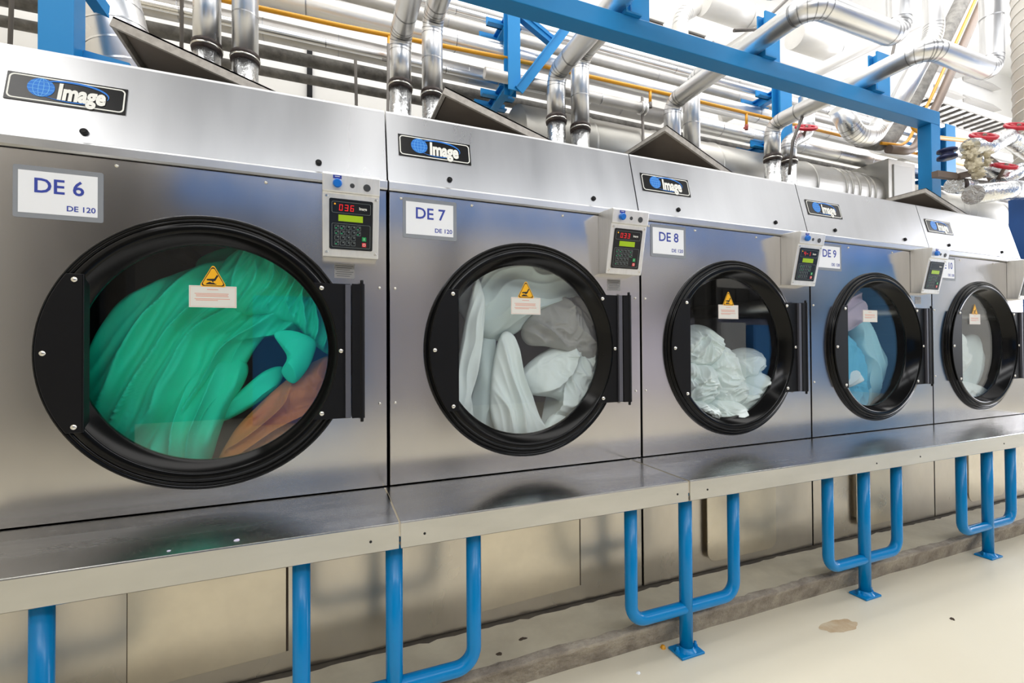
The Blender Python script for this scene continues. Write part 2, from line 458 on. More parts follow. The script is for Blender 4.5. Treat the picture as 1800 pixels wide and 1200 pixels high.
# ================================================================== the dryers
WD = 1.17
def make_dryer(x0):
    root = empty('tumble_dryer', (x0, 0.0, -0.61))
    C = (x0+0.59, 0.0, 0.517)
    XA, XB = x0+0.006, x0+1.164
    # cabinet body: sides, back, top, open behind the front panel
    b = MB()
    cp = [(0.02, -0.605), (1.15, -0.605), (1.15, 1.40), (0.125, 1.40), (0.024, 1.12), (0.02, 1.12)]
    for xx in (XA+0.006, XB-0.012): b.prism(cp, lambda u, v, d: (d, u, v), xx, xx+0.006)
    b.box(XA+0.006, XB-0.006, 1.15, 1.16, -0.605, 1.40).box(XA+0.012, XB-0.012, 0.125, 1.15, 1.39, 1.40)
    b.build('cabinet', 'gap', root)  # steel body coloured black to give the gaps between dryers their shade
    # front panel with the round door opening
    p = MB()
    xa, xb, za, zb = XA-C[0], XB-C[0], 0.004-C[2], 1.127-C[2]
    angs = sorted([2*PI*i/96 for i in range(96)]+[math.atan2(z, x) % (2*PI) for x in (xa, xb) for z in (za, zb)])
    outer = []; inner = []
    for t in angs:
        c, s = math.cos(t), math.sin(t)
        k = min([(xb/c if c > 1e-9 else xa/c if c < -1e-9 else 1e9), (zb/s if s > 1e-9 else za/s if s < -1e-9 else 1e9)])
        outer.append((c*k, s*k)); inner.append((c*0.43, s*0.43))
    p.ring2(outer, inner, lambda u, v, d: (C[0]+u, d, C[2]+v), 0.0, 0.018)
    fp = p.build('front_panel', 'steel', root, bevel=0.002, seg=1)
    # hood
    h = MB()
    prof = [(-0.010, 1.129), (-0.017, 1.134), (-0.018, 1.158), (-0.008, 1.166), (0.0105, 1.1735), (0.0822, 1.4685), (0.0855, 1.477), (0.094, 1.481),
            (0.30, 1.475), (0.30, 1.405), (0.115, 1.405), (0.019, 1.150), (0.019, 1.129)]
    h.prism(prof, lambda u, v, d: (d, u, v), XA-0.003, XB+0.003)
    hd = h.build('hood', 'hood_steel', root)
    def H(u, s, d): return (x0+u, s*0.236-d*0.972, 1.13+s*0.972+d*0.236)
    for u in (0.247, 0.925):
        k = MB()
        k.prism([(u+0.011*math.cos(2*PI*i/20), 0.080+0.011*math.sin(2*PI*i/20)) for i in range(20)], H, 0.0, 0.006, 0)
        k.prism([(u+0.006*math.cos(2*PI*i/20), 0.080+0.006*math.sin(2*PI*i/20)) for i in range(20)], H, 0.006, 0.008, 1)
        k.build('latch_button', ['black_matt', 'gap'], root)
    # nameplate
    k = MB()
    ua, ub, sa, sb = 0.047, 0.345, 0.162, 0.259
    k.prism([(ua, sa), (ub, sa), (ub, sb), (ua, sb)], H, 0.0, 0.003, 0)
    o_ = rrect(ua+0.005, ub-0.005, sa+0.005, sb-0.005, 0.014); i_ = rrect(ua+0.009, ub-0.009, sa+0.009, sb-0.009, 0.011)
    k.ring2(o_, i_, H, 0.003, 0.0036, 1)
    npl = k.build('nameplate', ['plate_black', 'logo_white'], root)
    k = MB()
    gu, gs, gr = 0.130, 0.216, 0.033
    k.prism([(gu+gr*math.cos(2*PI*i/40), gs+gr*math.sin(2*PI*i/40)) for i in range(40)], H, 0.003, 0.0040, 0)
    def thick(path, wds, m, d=0.0044):
        L_ = []; R_ = []
        for i, (a, c) in enumerate(path):
            p0 = path[max(0, i-1)]; p1 = path[min(len(path)-1, i+1)]
            dx, dy = p1[0]-p0[0], p1[1]-p0[1]; ln = math.hypot(dx, dy) or 1
            wd = wds(i/(len(path)-1))/2
            L_.append((a-dy/ln*wd, c+dx/ln*wd)); R_.append((a+dy/ln*wd, c-dx/ln*wd))
        vs = [H(u, s, d) for u, s in L_+R_]; nn = len(path)
        k.add(vs, [(i, i+1, nn+i+1, nn+i) for i in range(nn-1)], m)
    for f in (-0.6, -0.2, 0.2, 0.6):
        hw = math.sqrt(1-f*f)
        thick([(gu-gr*hw+2*gr*hw*i/8, gs+gr*f) for i in range(9)], lambda t: 0.0012, 1)
        thick([(gu+gr*f*math.cos(PI/2*(i/4-1)), gs+gr*math.sin(PI/2*(i/4-1))*0.99) for i in range(9)], lambda t: 0.0012, 1)
    ec = (0.205, 0.213)
    thick([(ec[0]+0.093*math.cos(math.radians(a)), ec[1]+0.036*math.sin(math.radians(a))) for a in range(140, -16, -5)], lambda t: 0.0055*math.sin(PI*min(1, 0.12+t*0.88))+0.0012, 0)
    thick([(ec[0]+0.093*math.cos(math.radians(a)), ec[1]+0.036*math.sin(math.radians(a))) for a in range(205, 311, 5)], lambda t: 0.0005+0.004*t, 0)
    k.build('globe_logo', ['logo_blue', 'logo_light'], npl)
    k = MB()
    k.text('Image', 0.078, lambda a, c, d: H(0.231+a+c*0.03, 0.207+c, d), 0, depth=0.0052, width=0.120, bold=0.0036)
    k.build('lettering', 'logo_white', npl)
    # door: a black ring with stepped rim, a glass pane, a pull plate and a hinge
    d = MB()
    prof = [(0.425, 0.018), (0.454, 0.0), (0.455, -0.008), (0.452, -0.013), (0.446, -0.014), (0.443, -0.010), (0.440, -0.010), (0.439, -0.018), (0.436, -0.022),
            (0.431, -0.022), (0.429, -0.018), (0.427, -0.018), (0.426, -0.026), (0.421, -0.030), (0.400, -0.030), (0.394, -0.026), (0.376, 0.032), (0.368, 0.034), (0.366, 0.046), (0.40, 0.050), (0.425, 0.018)]
    d.lathe(prof, C, 128)
    door = d.build('door', 'black', root)
    g = MB()
    g.lathe([(0.0, 0.036), (0.372, 0.036), (0.372, 0.041), (0.0, 0.041)], C, 96, smooth=False)
    g.build('glass', 'door_glass', door)
    pp = [(-0.323, -0.24), (-0.323, 0.24)]
    a0 = math.acos(-math.sqrt(0.437**2-0.24**2)/0.437)
    pp += [(0.437*math.cos(t), 0.437*math.sin(t)) for t in [a0+(2*PI-2*a0)*i/24 for i in range(25)]]
    k = MB()
    k.prism(pp, lambda u, v, dd: (C[0]+u, dd, C[2]+v), -0.0305, -0.036)
    k.box(C[0]-0.327, C[0]-0.322, -0.036, 0.004, C[2]-0.24, C[2]+0.24)
    k.build('pull_plate', 'black_matt', door, bevel=0.0015, seg=1)
    k = MB()
    a1 = math.asin(0.243/0.400)
    pp = [(0.400*math.cos(t), 0.400*math.sin(t)) for t in [-a1+2*a1*i/20 for i in range(21)]]+[(0.443, 0.243), (0.443, -0.243)]
    k.prism(pp, lambda u, v, dd: (C[0]+u, dd, C[2]+v), -0.0305, -0.036, 0)
    k.box(C[0]+0.424, C[0]+0.443, -0.048, -0.014, C[2]-0.24, C[2]+0.24, 1)
    k.box(C[0]+0.446, C[0]+0.490, -0.050, -0.001, C[2]-0.243, C[2]+0.243, 0)
    for s in (-1, 1):
        k.lathe([(0.0, 0.258*s), (0.006, 0.258*s), (0.006, 0.24*s), (0.0, 0.24*s)], (C[0]+0.481, -0.043, C[2]), 12, m=0, axis='z')
    k.lathe([(0.010, -0.244), (0.010, 0.244)], (C[0]+0.481, -0.043, C[2]), 14, m=0, axis='z')
    k.build('hinge', ['black_matt', 'hinge_edge'], door, bevel=0.001, seg=1)
    def screw(x, z, y, r, parent):
        s_ = MB()
        s_.lathe([(r, 0.0), (r, -0.002), (r*0.7, -0.0042), (0.0, -0.005)], (x, y, z), 16)
        s_.build('screw', 'screw', parent)
    for (u, v) in ((-0.345, 0.222), (-0.418, 0.0), (-0.345, -0.222)):
        screw(C[0]+u, C[2]+v, -0.036, 0.0085, door)
    for (u, v) in ((0.345, 0.225), (0.410, 0.0), (0.345, -0.222)):
        screw(C[0]+u, C[2]+v, -0.036, 0.0085, door)
    for (u, z) in ((0.026, 0.755), (0.026, 0.317), (1.138, 0.755), (1.138, 0.317), (0.05, 1.105), (0.335, 1.108), (0.755, 1.108)):
        screw(x0+u, z, 0.0, 0.0055, root)
    # warning sticker and notice on the glass
    k = MB()
    def G(u, v, dd): return (C[0]+u, 0.036-dd, C[2]+v)
    def tri(r, m, dep, cy):
        pts = []
        for i in range(3):
            t = PI/2+2*PI*i/3
            cx_, cz_ = 0.036*r*math.cos(t), cy+0.040*r*math.sin(t)
            for j in range(-2, 3):
                tt = t+PI/3*j/2
                pts.append((cx_+0.006*math.cos(tt), cz_+0.006*math.sin(tt)))
        k.prism(pts, G, 0.0003, dep, m)
    tri(1.0, 0, 0.0012, 0.249); tri(0.88, 1, 0.0015, 0.249); tri(0.76, 0, 0.0018, 0.249)
    hand = [(-0.019, 0.249), (0.004, 0.251), (0.011, 0.264), (0.016, 0.2615), (0.006, 0.243), (0.002, 0.243), (0.000, 0.237), (-0.004, 0.243), (-0.018, 0.2445)]
    k.prism(hand, G, 0.0018, 0.0022, 1)
    k.prism([(-0.021, 0.233), (-0.017, 0.236), (-0.010, 0.240), (-0.004, 0.237), (0.002, 0.237), (0.007, 0.233), (0.010, 0.233), (0.010, 0.231), (-0.021, 0.231)], G, 0.0018, 0.0022, 1)
    k.build('warning_sticker', ['warn_yellow', 'warn_black'], door)
    k = MB()
    k.prism([(-0.070, 0.152), (0.070, 0.152), (0.070, 0.226), (-0.070, 0.226)], G, 0.0003, 0.0010, 0)
    k.ring2([(-0.067, 0.155), (0.067, 0.155), (0.067, 0.223), (-0.067, 0.223)], [(-0.0662, 0.1558), (0.0662, 0.1558), (0.0662, 0.2222), (-0.0662, 0.2222)], G, 0.0010, 0.0012, 1)
    k.prism([(-0.018, 0.212), (0.015, 0.212), (0.015, 0.2145), (-0.018, 0.2145)], G, 0.0010, 0.0012, 1)
    for (z, a, c) in ((0.198, -0.054, 0.046), (0.1935, -0.050, 0.044), (0.189, -0.05, 0.046), (0.180, -0.054, 0.05), (0.1755, -0.05, 0.014)):
        k.prism([(a, z), (c, z), (c, z+0.0022), (a, z+0.0022)], G, 0.0010, 0.0012, 1)
    k.build('notice', ['note_white', 'note_red'], door)
    # drum
    k = MB()
    k.lathe([(0.43, 0.045), (0.52, 0.06), (0.52, 0.86), (0.0, 0.88)], C, 80)
    for i in range(4):
        t = 0.5+PI/2*i
        cx_, cz_ = C[0]+0.50*math.cos(t), C[2]+0.50*math.sin(t)
        k.tube([(cx_, 0.08, cz_), (cx_, 0.85, cz_)], 0.045, 12)
    k.build('drum', 'drum', root)
    # panels under the shelf
    k = MB()
    k.box(XA, XB, 0.0, 0.018, -0.606, -0.004)
    k.build('base_panel', 'base_steel', root, bevel=0.0015, seg=1)
    # control box
    kx0, kx1 = x0+0.938, x0+1.128
    k = MB()
    prof = [(0.0, 0.860), (-0.0586, 0.853), (-0.1035, 1.066), (-0.112, 1.0695), (-0.1225, 1.126), (-0.116, 1.132), (0.0, 1.140)]
    k.prism(prof, lambda u, v, dd: (dd, u, v), kx0, kx1)
    cb = k.build('control_box', 'box_steel', root, bevel=0.0022, seg=2)
    P0, P1 = Vector((0, -0.1225, 1.130)), Vector((0, -0.064, 0.853))
    ln = (P1-P0).length; dv = (P1-P0)/ln; nv = Vector((0, dv.z, -dv.y))
    def F(u, t, dd):
        q = P0+dv*t+nv*(dd-0.0055 if t > 0.066 else dd); return (kx0+u, q.y, q.z)
    def FR(u0, u1, t0, t1, d0, d1, m, kk):
        kk.prism([(u0, t0), (u1, t0), (u1, t1), (u0, t1)], F, d0, d1, m)
    k = MB()
    k.prism(rrect(0.022, 0.168, 0.084, 0.258, 0.006), F, 0.0005, 0.003, 0)
    for (a, c, t0, t1) in ((0.030, 0.160, 0.094, 0.132), (0.030, 0.160, 0.168, 0.250)):
        k.ring2(rrect(a, c, t0, t1, 0.005), rrect(a+0.0009, c-0.0009, t0+0.0009, t1-0.0009, 0.0044), F, 0.003, 0.0034, 1)
    for r_ in range(4):
        for c_ in range(5 if r_ < 2 else 4):
            u, t = 0.040+c_*0.0182, 0.174+r_*0.0182
            k.ring2(rrect(u, u+0.0145, t, t+0.0145, 0.002), rrect(u+0.0009, u+0.0136, t+0.0009, t+0.0136, 0.0015), F, 0.003, 0.0034, 1)
            k.prism([(u+0.008, t+0.003), (u+0.012, t+0.003), (u+0.012, t+0.006), (u+0.008, t+0.006)], F, 0.003, 0.0034, 1)
            if (r_ < 2 and c_ < 2) or (r_, c_) in ((0, 4), (1, 4), (3, 0)):
                k.prism([(u+0.002, t+0.008), (u+0.008, t+0.008), (u+0.008, t+0.012), (u+0.002, t+0.012)], F, 0.003, 0.0034, 2)
    kp = k.build('keypad', ['plate_black', 'key_line', 'key_green'], cb)
    k = MB(); FR(0.052, 0.134, 0.138, 0.160, 0.003, 0.0036, 0, k); k.build('text_display', 'lcd', cb)
    for (t, m_) in ((0.210, 'btn_green'), (0.230, 'btn_red')):
        k = MB(); FR(0.132, 0.146, t, t+0.0145, 0.003, 0.0042, 0, k)
        if m_ == 'btn_red':
            k.ring2([(0.139+0.0048*math.cos(2*PI*i/16), t+0.0072+0.0048*math.sin(2*PI*i/16)) for i in range(16)], [(0.139+0.0034*math.cos(2*PI*i/16), t+0.0072+0.0034*math.sin(2*PI*i/16)) for i in range(16)], F, 0.0042, 0.0046, 1)
        else:
            FR(0.1383, 0.1398, t+0.003, t+0.0115, 0.0042, 0.0046, 1, k)
        k.build('start_button' if m_ == 'btn_green' else 'stop_button', [m_, 'logo_white'], cb)
    k = MB()
    FL = lambda a, c, dd: F(0.134+a, 0.1125-c, dd)
    k.text('Image', 0.014, FL, 0, depth=0.0036, width=0.026, bold=0.0003)
    k.build('lettering', 'logo_white', cb)
    k = MB(); FR(0.034, 0.062, 0.007, 0.036, 0.0, 0.0012, 0, k)
    k.prism([(0.040, 0.0105), (0.056, 0.0105), (0.056, 0.0125), (0.040, 0.0125)], F, 0.0012, 0.0014, 1)
    k.build('button_tag', ['ink_blue', 'logo_white'], cb)
    def button(u, t, r, hgt, m_, nm):
        q = MB()
        for (ra, da, rb, db) in ((r, 0.0, r, hgt*0.7), (r, hgt*0.7, r*0.8, hgt)):
            ca = [(u+ra*math.cos(2*PI*i/24), t+ra*math.sin(2*PI*i/24)) for i in range(24)]
            cbb = [(u+rb*math.cos(2*PI*i/24), t+rb*math.sin(2*PI*i/24)) for i in range(24)]
            vs = [F(a, c, da) for a, c in ca]+[F(a, c, db) for a, c in cbb]
            q.add(vs, [(i, (i+1) % 24, 24+(i+1) % 24, 24+i) for i in range(24)]+[tuple(range(24, 48))])
        q.build(nm, m_, cb)
    button(0.048, 0.034, 0.0150, 0.016, 'btn_blue', 'push_button')
    button(0.097, 0.037, 0.0080, 0.003, 'btn_grey', 'plug')
    button(0.146, 0.039, 0.0125, 0.004, 'btn_grey', 'plug')
    for (u, t) in ((0.013, 0.078), (0.178, 0.078), (0.013, 0.268), (0.178, 0.268)):
        button(u, t, 0.005, 0.003, 'screw', 'screw')
    return root

DIG = {'0': 'abcdef', '1': 'bc', '3': 'abgcd', '6': 'afgedc', '-': 'g', '4': 'fgbc'}
def add_display(dryer, digits):
    """red figures of the timer display on this dryer's control box"""
    x0 = dryer.location.x
    cb = [c for c in children(dryer) if c.name.startswith('control_box')][0]
    kx0 = x0+0.938
    P0, P1 = Vector((0, -0.1225, 1.130)), Vector((0, -0.064, 0.853))
    dv = (P1-P0).normalized(); nv = Vector((0, dv.z, -dv.y))
    def F(u, t, dd):
        q = P0+dv*t+nv*(dd-0.0055); return (kx0+u, q.y, q.z)
    k = MB()
    for i, ch in enumerate(digits):
        u0 = 0.054+i*0.0185; w_, h_ = 0.0125, 0.022; t0 = 0.1025; q = 0.0034
        seg = {'a': (0, w_, 0, q), 'b': (w_-q, w_, 0, h_/2), 'c': (w_-q, w_, h_/2, h_), 'd': (0, w_, h_-q, h_), 'e': (0, q, h_/2, h_), 'f': (0, q, 0, h_/2), 'g': (0, w_, h_/2-q/2, h_/2+q/2)}
        for s in DIG[ch]:
            a, b_, c, e = seg[s]
            k.prism([(u0+a+0.0005-0.06*(c-h_/2), t0+c+0.0005), (u0+b_-0.0005-0.06*(c-h_/2), t0+c+0.0005), (u0+b_-0.0005-0.06*(e-h_/2), t0+e-0.0005), (u0+a+0.0005-0.06*(e-h_/2), t0+e-0.0005)], F, 0.003, 0.0036, 0)
    k.prism([(0.038, 0.100), (0.043, 0.100), (0.043, 0.105), (0.038, 0.105)], F, 0.003, 0.0036, 1)
    k.build('timer_display', ['led_red', 'led_amber'], cb)

def add_sign(dryer, num, du=0.0, dz=0.0):
    x0 = dryer.location.x+du
    k = MB()
    Q = lambda u, v, dd: (x0+u, -dd, v+dz)
    k.prism(rrect(0.056, 0.270, 0.955, 1.112, 0.006), Q, 0.0003, 0.002)
    hl = k.build('sign_holder', 'clear_film', dryer)
    k = MB(); k.prism([(0.068, 0.970), (0.256, 0.970), (0.256, 1.097), (0.068, 1.097)], Q, 0.002, 0.0026)
    k.build('paper', 'white_paper', hl)
    k = MB()
    k.text('DE %s' % num, 0.062, lambda a, c, dd: Q(0.163+a, 1.052+c, dd), depth=0.0032, width=0.118 if len(num) == 1 else 0.14, bold=0.0009)
    k.build('lettering', 'ink_blue', hl)
    k = MB()
    k.text('DE 120', 0.023, lambda a, c, dd: Q(0.216+a, 0.990+c, dd), depth=0.0032, width=0.070, bold=0.0004)
    k.build('lettering', 'ink_blue', hl)

def add_access_panel(dryer, ua, ub, off, rnd):
    x0 = dryer.location.x
    k = MB()
    poly = rrect(x0+ua, x0+ub, -0.552, -0.05, rnd) if rnd else [(x0+ua, -0.552), (x0+ub, -0.535), (x0+ub, -0.05), (x0+ua, -0.05)]
    k.prism(poly, lambda u, v, dd: (u, dd, v), -off, -off-0.004)
    if off > 0.006:
        k.box(x0+ua+0.03, x0+ub-0.01, -off, 0.0, -0.50, -0.08)
    else:
        k.box(x0+ub, x0+ub+0.007, -0.002, 0.0, -0.535, -0.05, 1); k.box(x0+ua-0.003, x0+ua, -0.002, 0.0, -0.552, -0.05, 1)
    k.build('access_panel', ['plate_steel', 'dirt'], dryer, bevel=0.001, seg=1)

def add_lid(dryer, ua, za, ub, zb):
    """lint lid standing open behind the hood"""
    x0 = dryer.location.x
    ex = (ub-ua)*0.22; ez = (zb-za)*0.22
    A = Vector((x0+ua, 0.12, za)); B = Vector((x0+ub+ex, 0.12, zb+ez))
    d = (B-A).normalized(); nn = Vector((-d.z, 0, d.x)); dep = Vector((0, 0.46, 0))
    k = MB()
    def slab(a, b, y0, y1, t0, t1, m):
        vs = [Vector((p.x, y, p.z))+nn*t for p in (a, b) for y in (y0, y1) for t in (t0, t1)]
        k.add(vs, [(0, 1, 3, 2), (4, 6, 7, 5), (0, 4, 5, 1), (2, 3, 7, 6), (0, 2, 6, 4), (1, 5, 7, 3)], m)
    slab(A, B, 0.12, 0.58, 0.006, 0.012, 0)
    slab(A, B, 0.12, 0.132, -0.022, 0.012, 1); slab(A, B, 0.572, 0.58, -0.016, 0.012, 1)
    slab(A, A+d*0.014, 0.132, 0.572, -0.020, 0.012, 1)
    slab(A+d*0.02, B-d*0.02, 0.145, 0.555, -0.004, 0.006, 0)
    k.build('lint_lid', ['dark_lid', 'lid_edge'], dryer)

def add_label(dryer, u0, u1, z0, z1):
    x0 = dryer.location.x
    k = MB(); Q = lambda u, v, dd: (x0+u, -dd, v)
    k.prism([(u0, z0), (u1, z0), (u1, z1), (u0, z1)], Q, 0.0002, 0.001, 0)
    for i in range(6):
        z = z1-0.006-i*(z1-z0-0.008)/6
        k.prism([(u0+0.004+0.004*(i % 2), z-0.002), (u1-0.004-0.006*((i*7) % 3), z-0.002), (u1-0.004-0.006*((i*7) % 3), z), (u0+0.004+0.004*(i % 2), z)], Q, 0.001, 0.0014, 1)
    k.build('safety_label', ['label_grey', 'label_ink'], dryer)

proto = make_dryer(0.0)
DR = {7: proto}
for num in (6, 8, 9, 10):
    c = copy_tree(proto)
    c.location.x = (num-7)*WD
    DR[num] = c
bpy.context.view_layer.update()
def label_dryer(num, text): tag(DR[num], text, 'dryer', 'tumble dryers in the row')
label_dryer(6, 'stainless steel tumble dryer signed DE 6, tumbling green and brown cloths')
label_dryer(7, 'stainless steel tumble dryer signed DE 7, with pale sheets tumbling behind its glass')
label_dryer(8, 'stainless steel tumble dryer signed DE 8, with a heap of white linen at rest')
label_dryer(9, 'stainless steel tumble dryer signed DE 9, blue and aqua washing behind the glass')
label_dryer(10, 'stainless steel tumble dryer at the far end of the row, beside the blue pillar')
for num, dg in ((6, '036'), (7, '033'), (8, '4-1')): add_display(DR[num], dg)
for num, du, dz in ((6, 0.032, -0.032), (7, 0, 0), (8, 0.004, 0.005), (9, 0.0, 0.006), (10, 0.004, 0.006)): add_sign(DR[num], str(num), du, dz)
add_access_panel(DR[6], 0.367, 0.818, 0.001, 0)
add_access_panel(DR[7], 0.365, 0.826, 0.001, 0)
add_access_panel(DR[8], 0.372, 0.848, 0.022, 0.05)
add_access_panel(DR[9], 0.340, 0.760, 0.022, 0.05)
add_access_panel(DR[10], 0.343, 0.795, 0.022, 0.05)
add_lid(DR[6], 0.280, 1.640, 0.738, 1.494)
add_lid(DR[7], 0.252, 1.634, 0.706, 1.500)
add_lid(DR[8], 0.262, 1.672, 0.669, 1.505)
add_lid(DR[10], 0.195, 1.618, 0.631, 1.504)
add_label(DR[6], 0.978, 1.048, 0.785, 0.838)
add_label(DR[7], 0.985, 1.055, 0.785, 0.838)
add_label(DR[9], 0.985, 1.050, 0.790, 0.838)
def drop(dryer, sub):
    for c in children(dryer):
        for g in children(c):
            if g.name.startswith(sub): bpy.data.objects.remove(g)
drop(DR[9], 'warning_sticker')

# ================================================================== folding shelves and their stands
def shelf(xa, xb, label, holes):
    t = 0.0025
    k = MB()
    prof = [(0.006, 0.0), (-0.3832, 0.0), (-0.3861, -0.0012), (-0.387, -0.0040), (-0.387, -0.078), (-0.383, -0.081), (-0.340, -0.081), (-0.340, -0.077), (-0.382, -0.076), (-0.382, -0.0075), (-0.3785, -0.005), (0.006, -0.005)]
    prof = [(-0.003, z) if y > 0 else (y, z) for y, z in prof]
    root = empty('folding_shelf', ((xa+xb)/2, -0.19, -0.08))
    k.prism(prof, lambda u, v, d: (d, u, v), xa, xb)
    tag(root, label, 'shelf', 'steel folding shelves')
    k.build('shelf_top', 'shelf_steel', root)
    for hx in holes:
        q = MB(); q.lathe([(0.0, -0.0008), (0.004, -0.0008), (0.004, 0.001)], (hx, -0.387, -0.045), 12)
        q.build('rivet', 'gap', root)
    return root
shelf(-1.25, -0.018, 'steel folding shelf under the DE 6 dryer with specks of lint on it', (-0.10,))
shelf(-0.012, 1.092, 'steel folding shelf under the DE 7 dryer, between two neighbouring shelf joints', (0.06, 1.04))
shelf(1.102, 4.70, 'long steel folding shelf running from DE 8 to the end of the row', (1.19, 2.25, 2.6, 3.4))

def stand(cx):
    root = empty('shelf_stand', (cx, -0.31, FZ))
    k = MB()
    pts = bend([(cx-0.268, -0.31, -0.079), (cx-0.268, -0.31, -0.540), (cx+0.262, -0.31, -0.540), (cx+0.262, -0.31, -0.079)], 0.062, 8)
    k.tube(pts, 0.0245, 20)
    k.build('u_tube', 'blue', root)
    k = MB(); k.tube([(cx, -0.31, -0.079), (cx, -0.31, FZ+0.006)], 0.0265, 20)
    k.build('post', 'blue', root)
    k = MB()
    k.prism([(cx-0.058, -0.352), (cx+0.058, -0.352), (cx+0.058, -0.268), (cx-0.058, -0.268)], lambda u, v, d: (u, v, d), FZ, FZ+0.010)
    k.lathe([(0.040, 0.010), (0.031, 0.018), (0.027, 0.026)], (cx, -0.31, FZ), 20, axis='z')
    bp = k.build('base_plate', 'blue', root, bevel=0.002, seg=1)
    for s in (-1, 1):
        q = MB(); q.lathe([(0.006, 0.008), (0.006, 0.030), (0.0, 0.031)], (cx+s*0.046, -0.31, FZ), 10, axis='z')
        q.lathe([(0.010, 0.010), (0.010, 0.018), (0.0, 0.018)], (cx+s*0.046, -0.31, FZ), 6, axis='z', smooth=False)
        q.build('bolt', 'blue', bp)
    return root
SL = ['blue tubular shelf stand under DE 6, at the left edge of the photo', 'blue tubular shelf stand under the joint between the DE 6 and DE 7 shelves',
      'blue tubular shelf stand below the seam of DE 7 and DE 8', 'blue tubular shelf stand below the seam of DE 8 and DE 9', 'blue tubular shelf stand nearest the far end of the dryer row']
s0 = stand(-0.022)
for i, cx in enumerate((-1.140, -0.022, 1.145, 2.276, 3.399)):
    s_ = s0 if i == 1 else copy_tree(s0)
    s_.location.x = cx
    tag(s_, SL[i], 'stand', 'shelf stands')

# bits on the shelf, plinth and floor
def speck(x, y, z, sx, sy, h, m_, name, label, cat, seed):
    k = MB(); pts = []
    for j in range(14):
        t = 2*PI*j/14; r = 0.7+0.5*noise.noise(Vector((math.cos(t)*1.4, math.sin(t)*1.4, seed)))
        pts.append((x+sx*r*math.cos(t), y+sy*r*math.sin(t)))
    vs = [(a, b, z) for a, b in pts]+[(x+(a-x)*0.6, y+(b-y)*0.6, z+h) for a, b in pts]+[(x, y, z+h*1.1)]
    fs = [(j, (j+1) % 14, 14+(j+1) % 14, 14+j) for j in range(14)]+[(14+j, 14+(j+1) % 14, 28) for j in range(14)]
    k.add(vs, fs, 0, True)
    return tag(k.build(name, m_), label, cat)
speck(-0.450, -0.346, 0.0, 0.011, 0.006, 0.003, 'lint_mat', 'lint', 'pale violet tuft of lint near the front edge of the DE 6 shelf', 'lint', 1.0)
speck(-0.605, -0.355, 0.0, 0.006, 0.0025, 0.002, 'lint_mat', 'lint', 'small white thread of lint on the shelf edge under DE 6', 'lint', 2.0)
speck(0.373, -0.191, -0.6105, 0.020, 0.012, 0.004, 'dirt', 'dirt_clod', 'flat dark clod of dirt on the plinth below DE 7, beside the U tube', 'dirt', 3.0)
speck(0.487, -0.144, -0.6105, 0.024, 0.012, 0.005, 'dirt', 'dirt_clod', 'bigger dark clod of dirt on the plinth below the DE 7 access panel', 'dirt', 4.0)
speck(1.070, -0.258, FZ, 0.018, 0.014, 0.012, 'yellow', 'paper_scrap', 'orange scrap lying on the floor beside the third stand base plate', 'scrap', 5.0)
speck(2.418, -0.593, FZ, 0.014, 0.012, 0.006, 'dirt', 'dirt_clod', 'lone dark speck of dirt out on the cream floor', 'dirt', 6.0)
speck(0.884, -0.341, FZ, 0.012, 0.010, 0.006, 'white_paper', 'paper_scrap', 'white crumb of paper on the floor near the plinth', 'scrap', 7.0)
# stain on the floor paint
k = MB(); pts = []
for j in range(40):
    t = 2*PI*j/40
    r = 1+0.35*noise.noise(Vector((math.cos(t)*2, math.sin(t)*2, 4.2)))
    pts.append((1.895+0.10*r*math.cos(t)+0.03*math.sin(t), -0.432+0.036*r*math.sin(t)-0.018*math.cos(t)))
k.add([(a, b, FZ+0.0006) for a, b in pts], [tuple(range(40))])
mat('stain', srgb(186, 160, 126), 0.0, 0.6, nscale=14.0, namt=0.9, ncol=srgb(208, 196, 170))
tag(k.build('floor_stain', 'stain'), 'faint brown stain on the cream floor paint', 'stain', kind='structure')

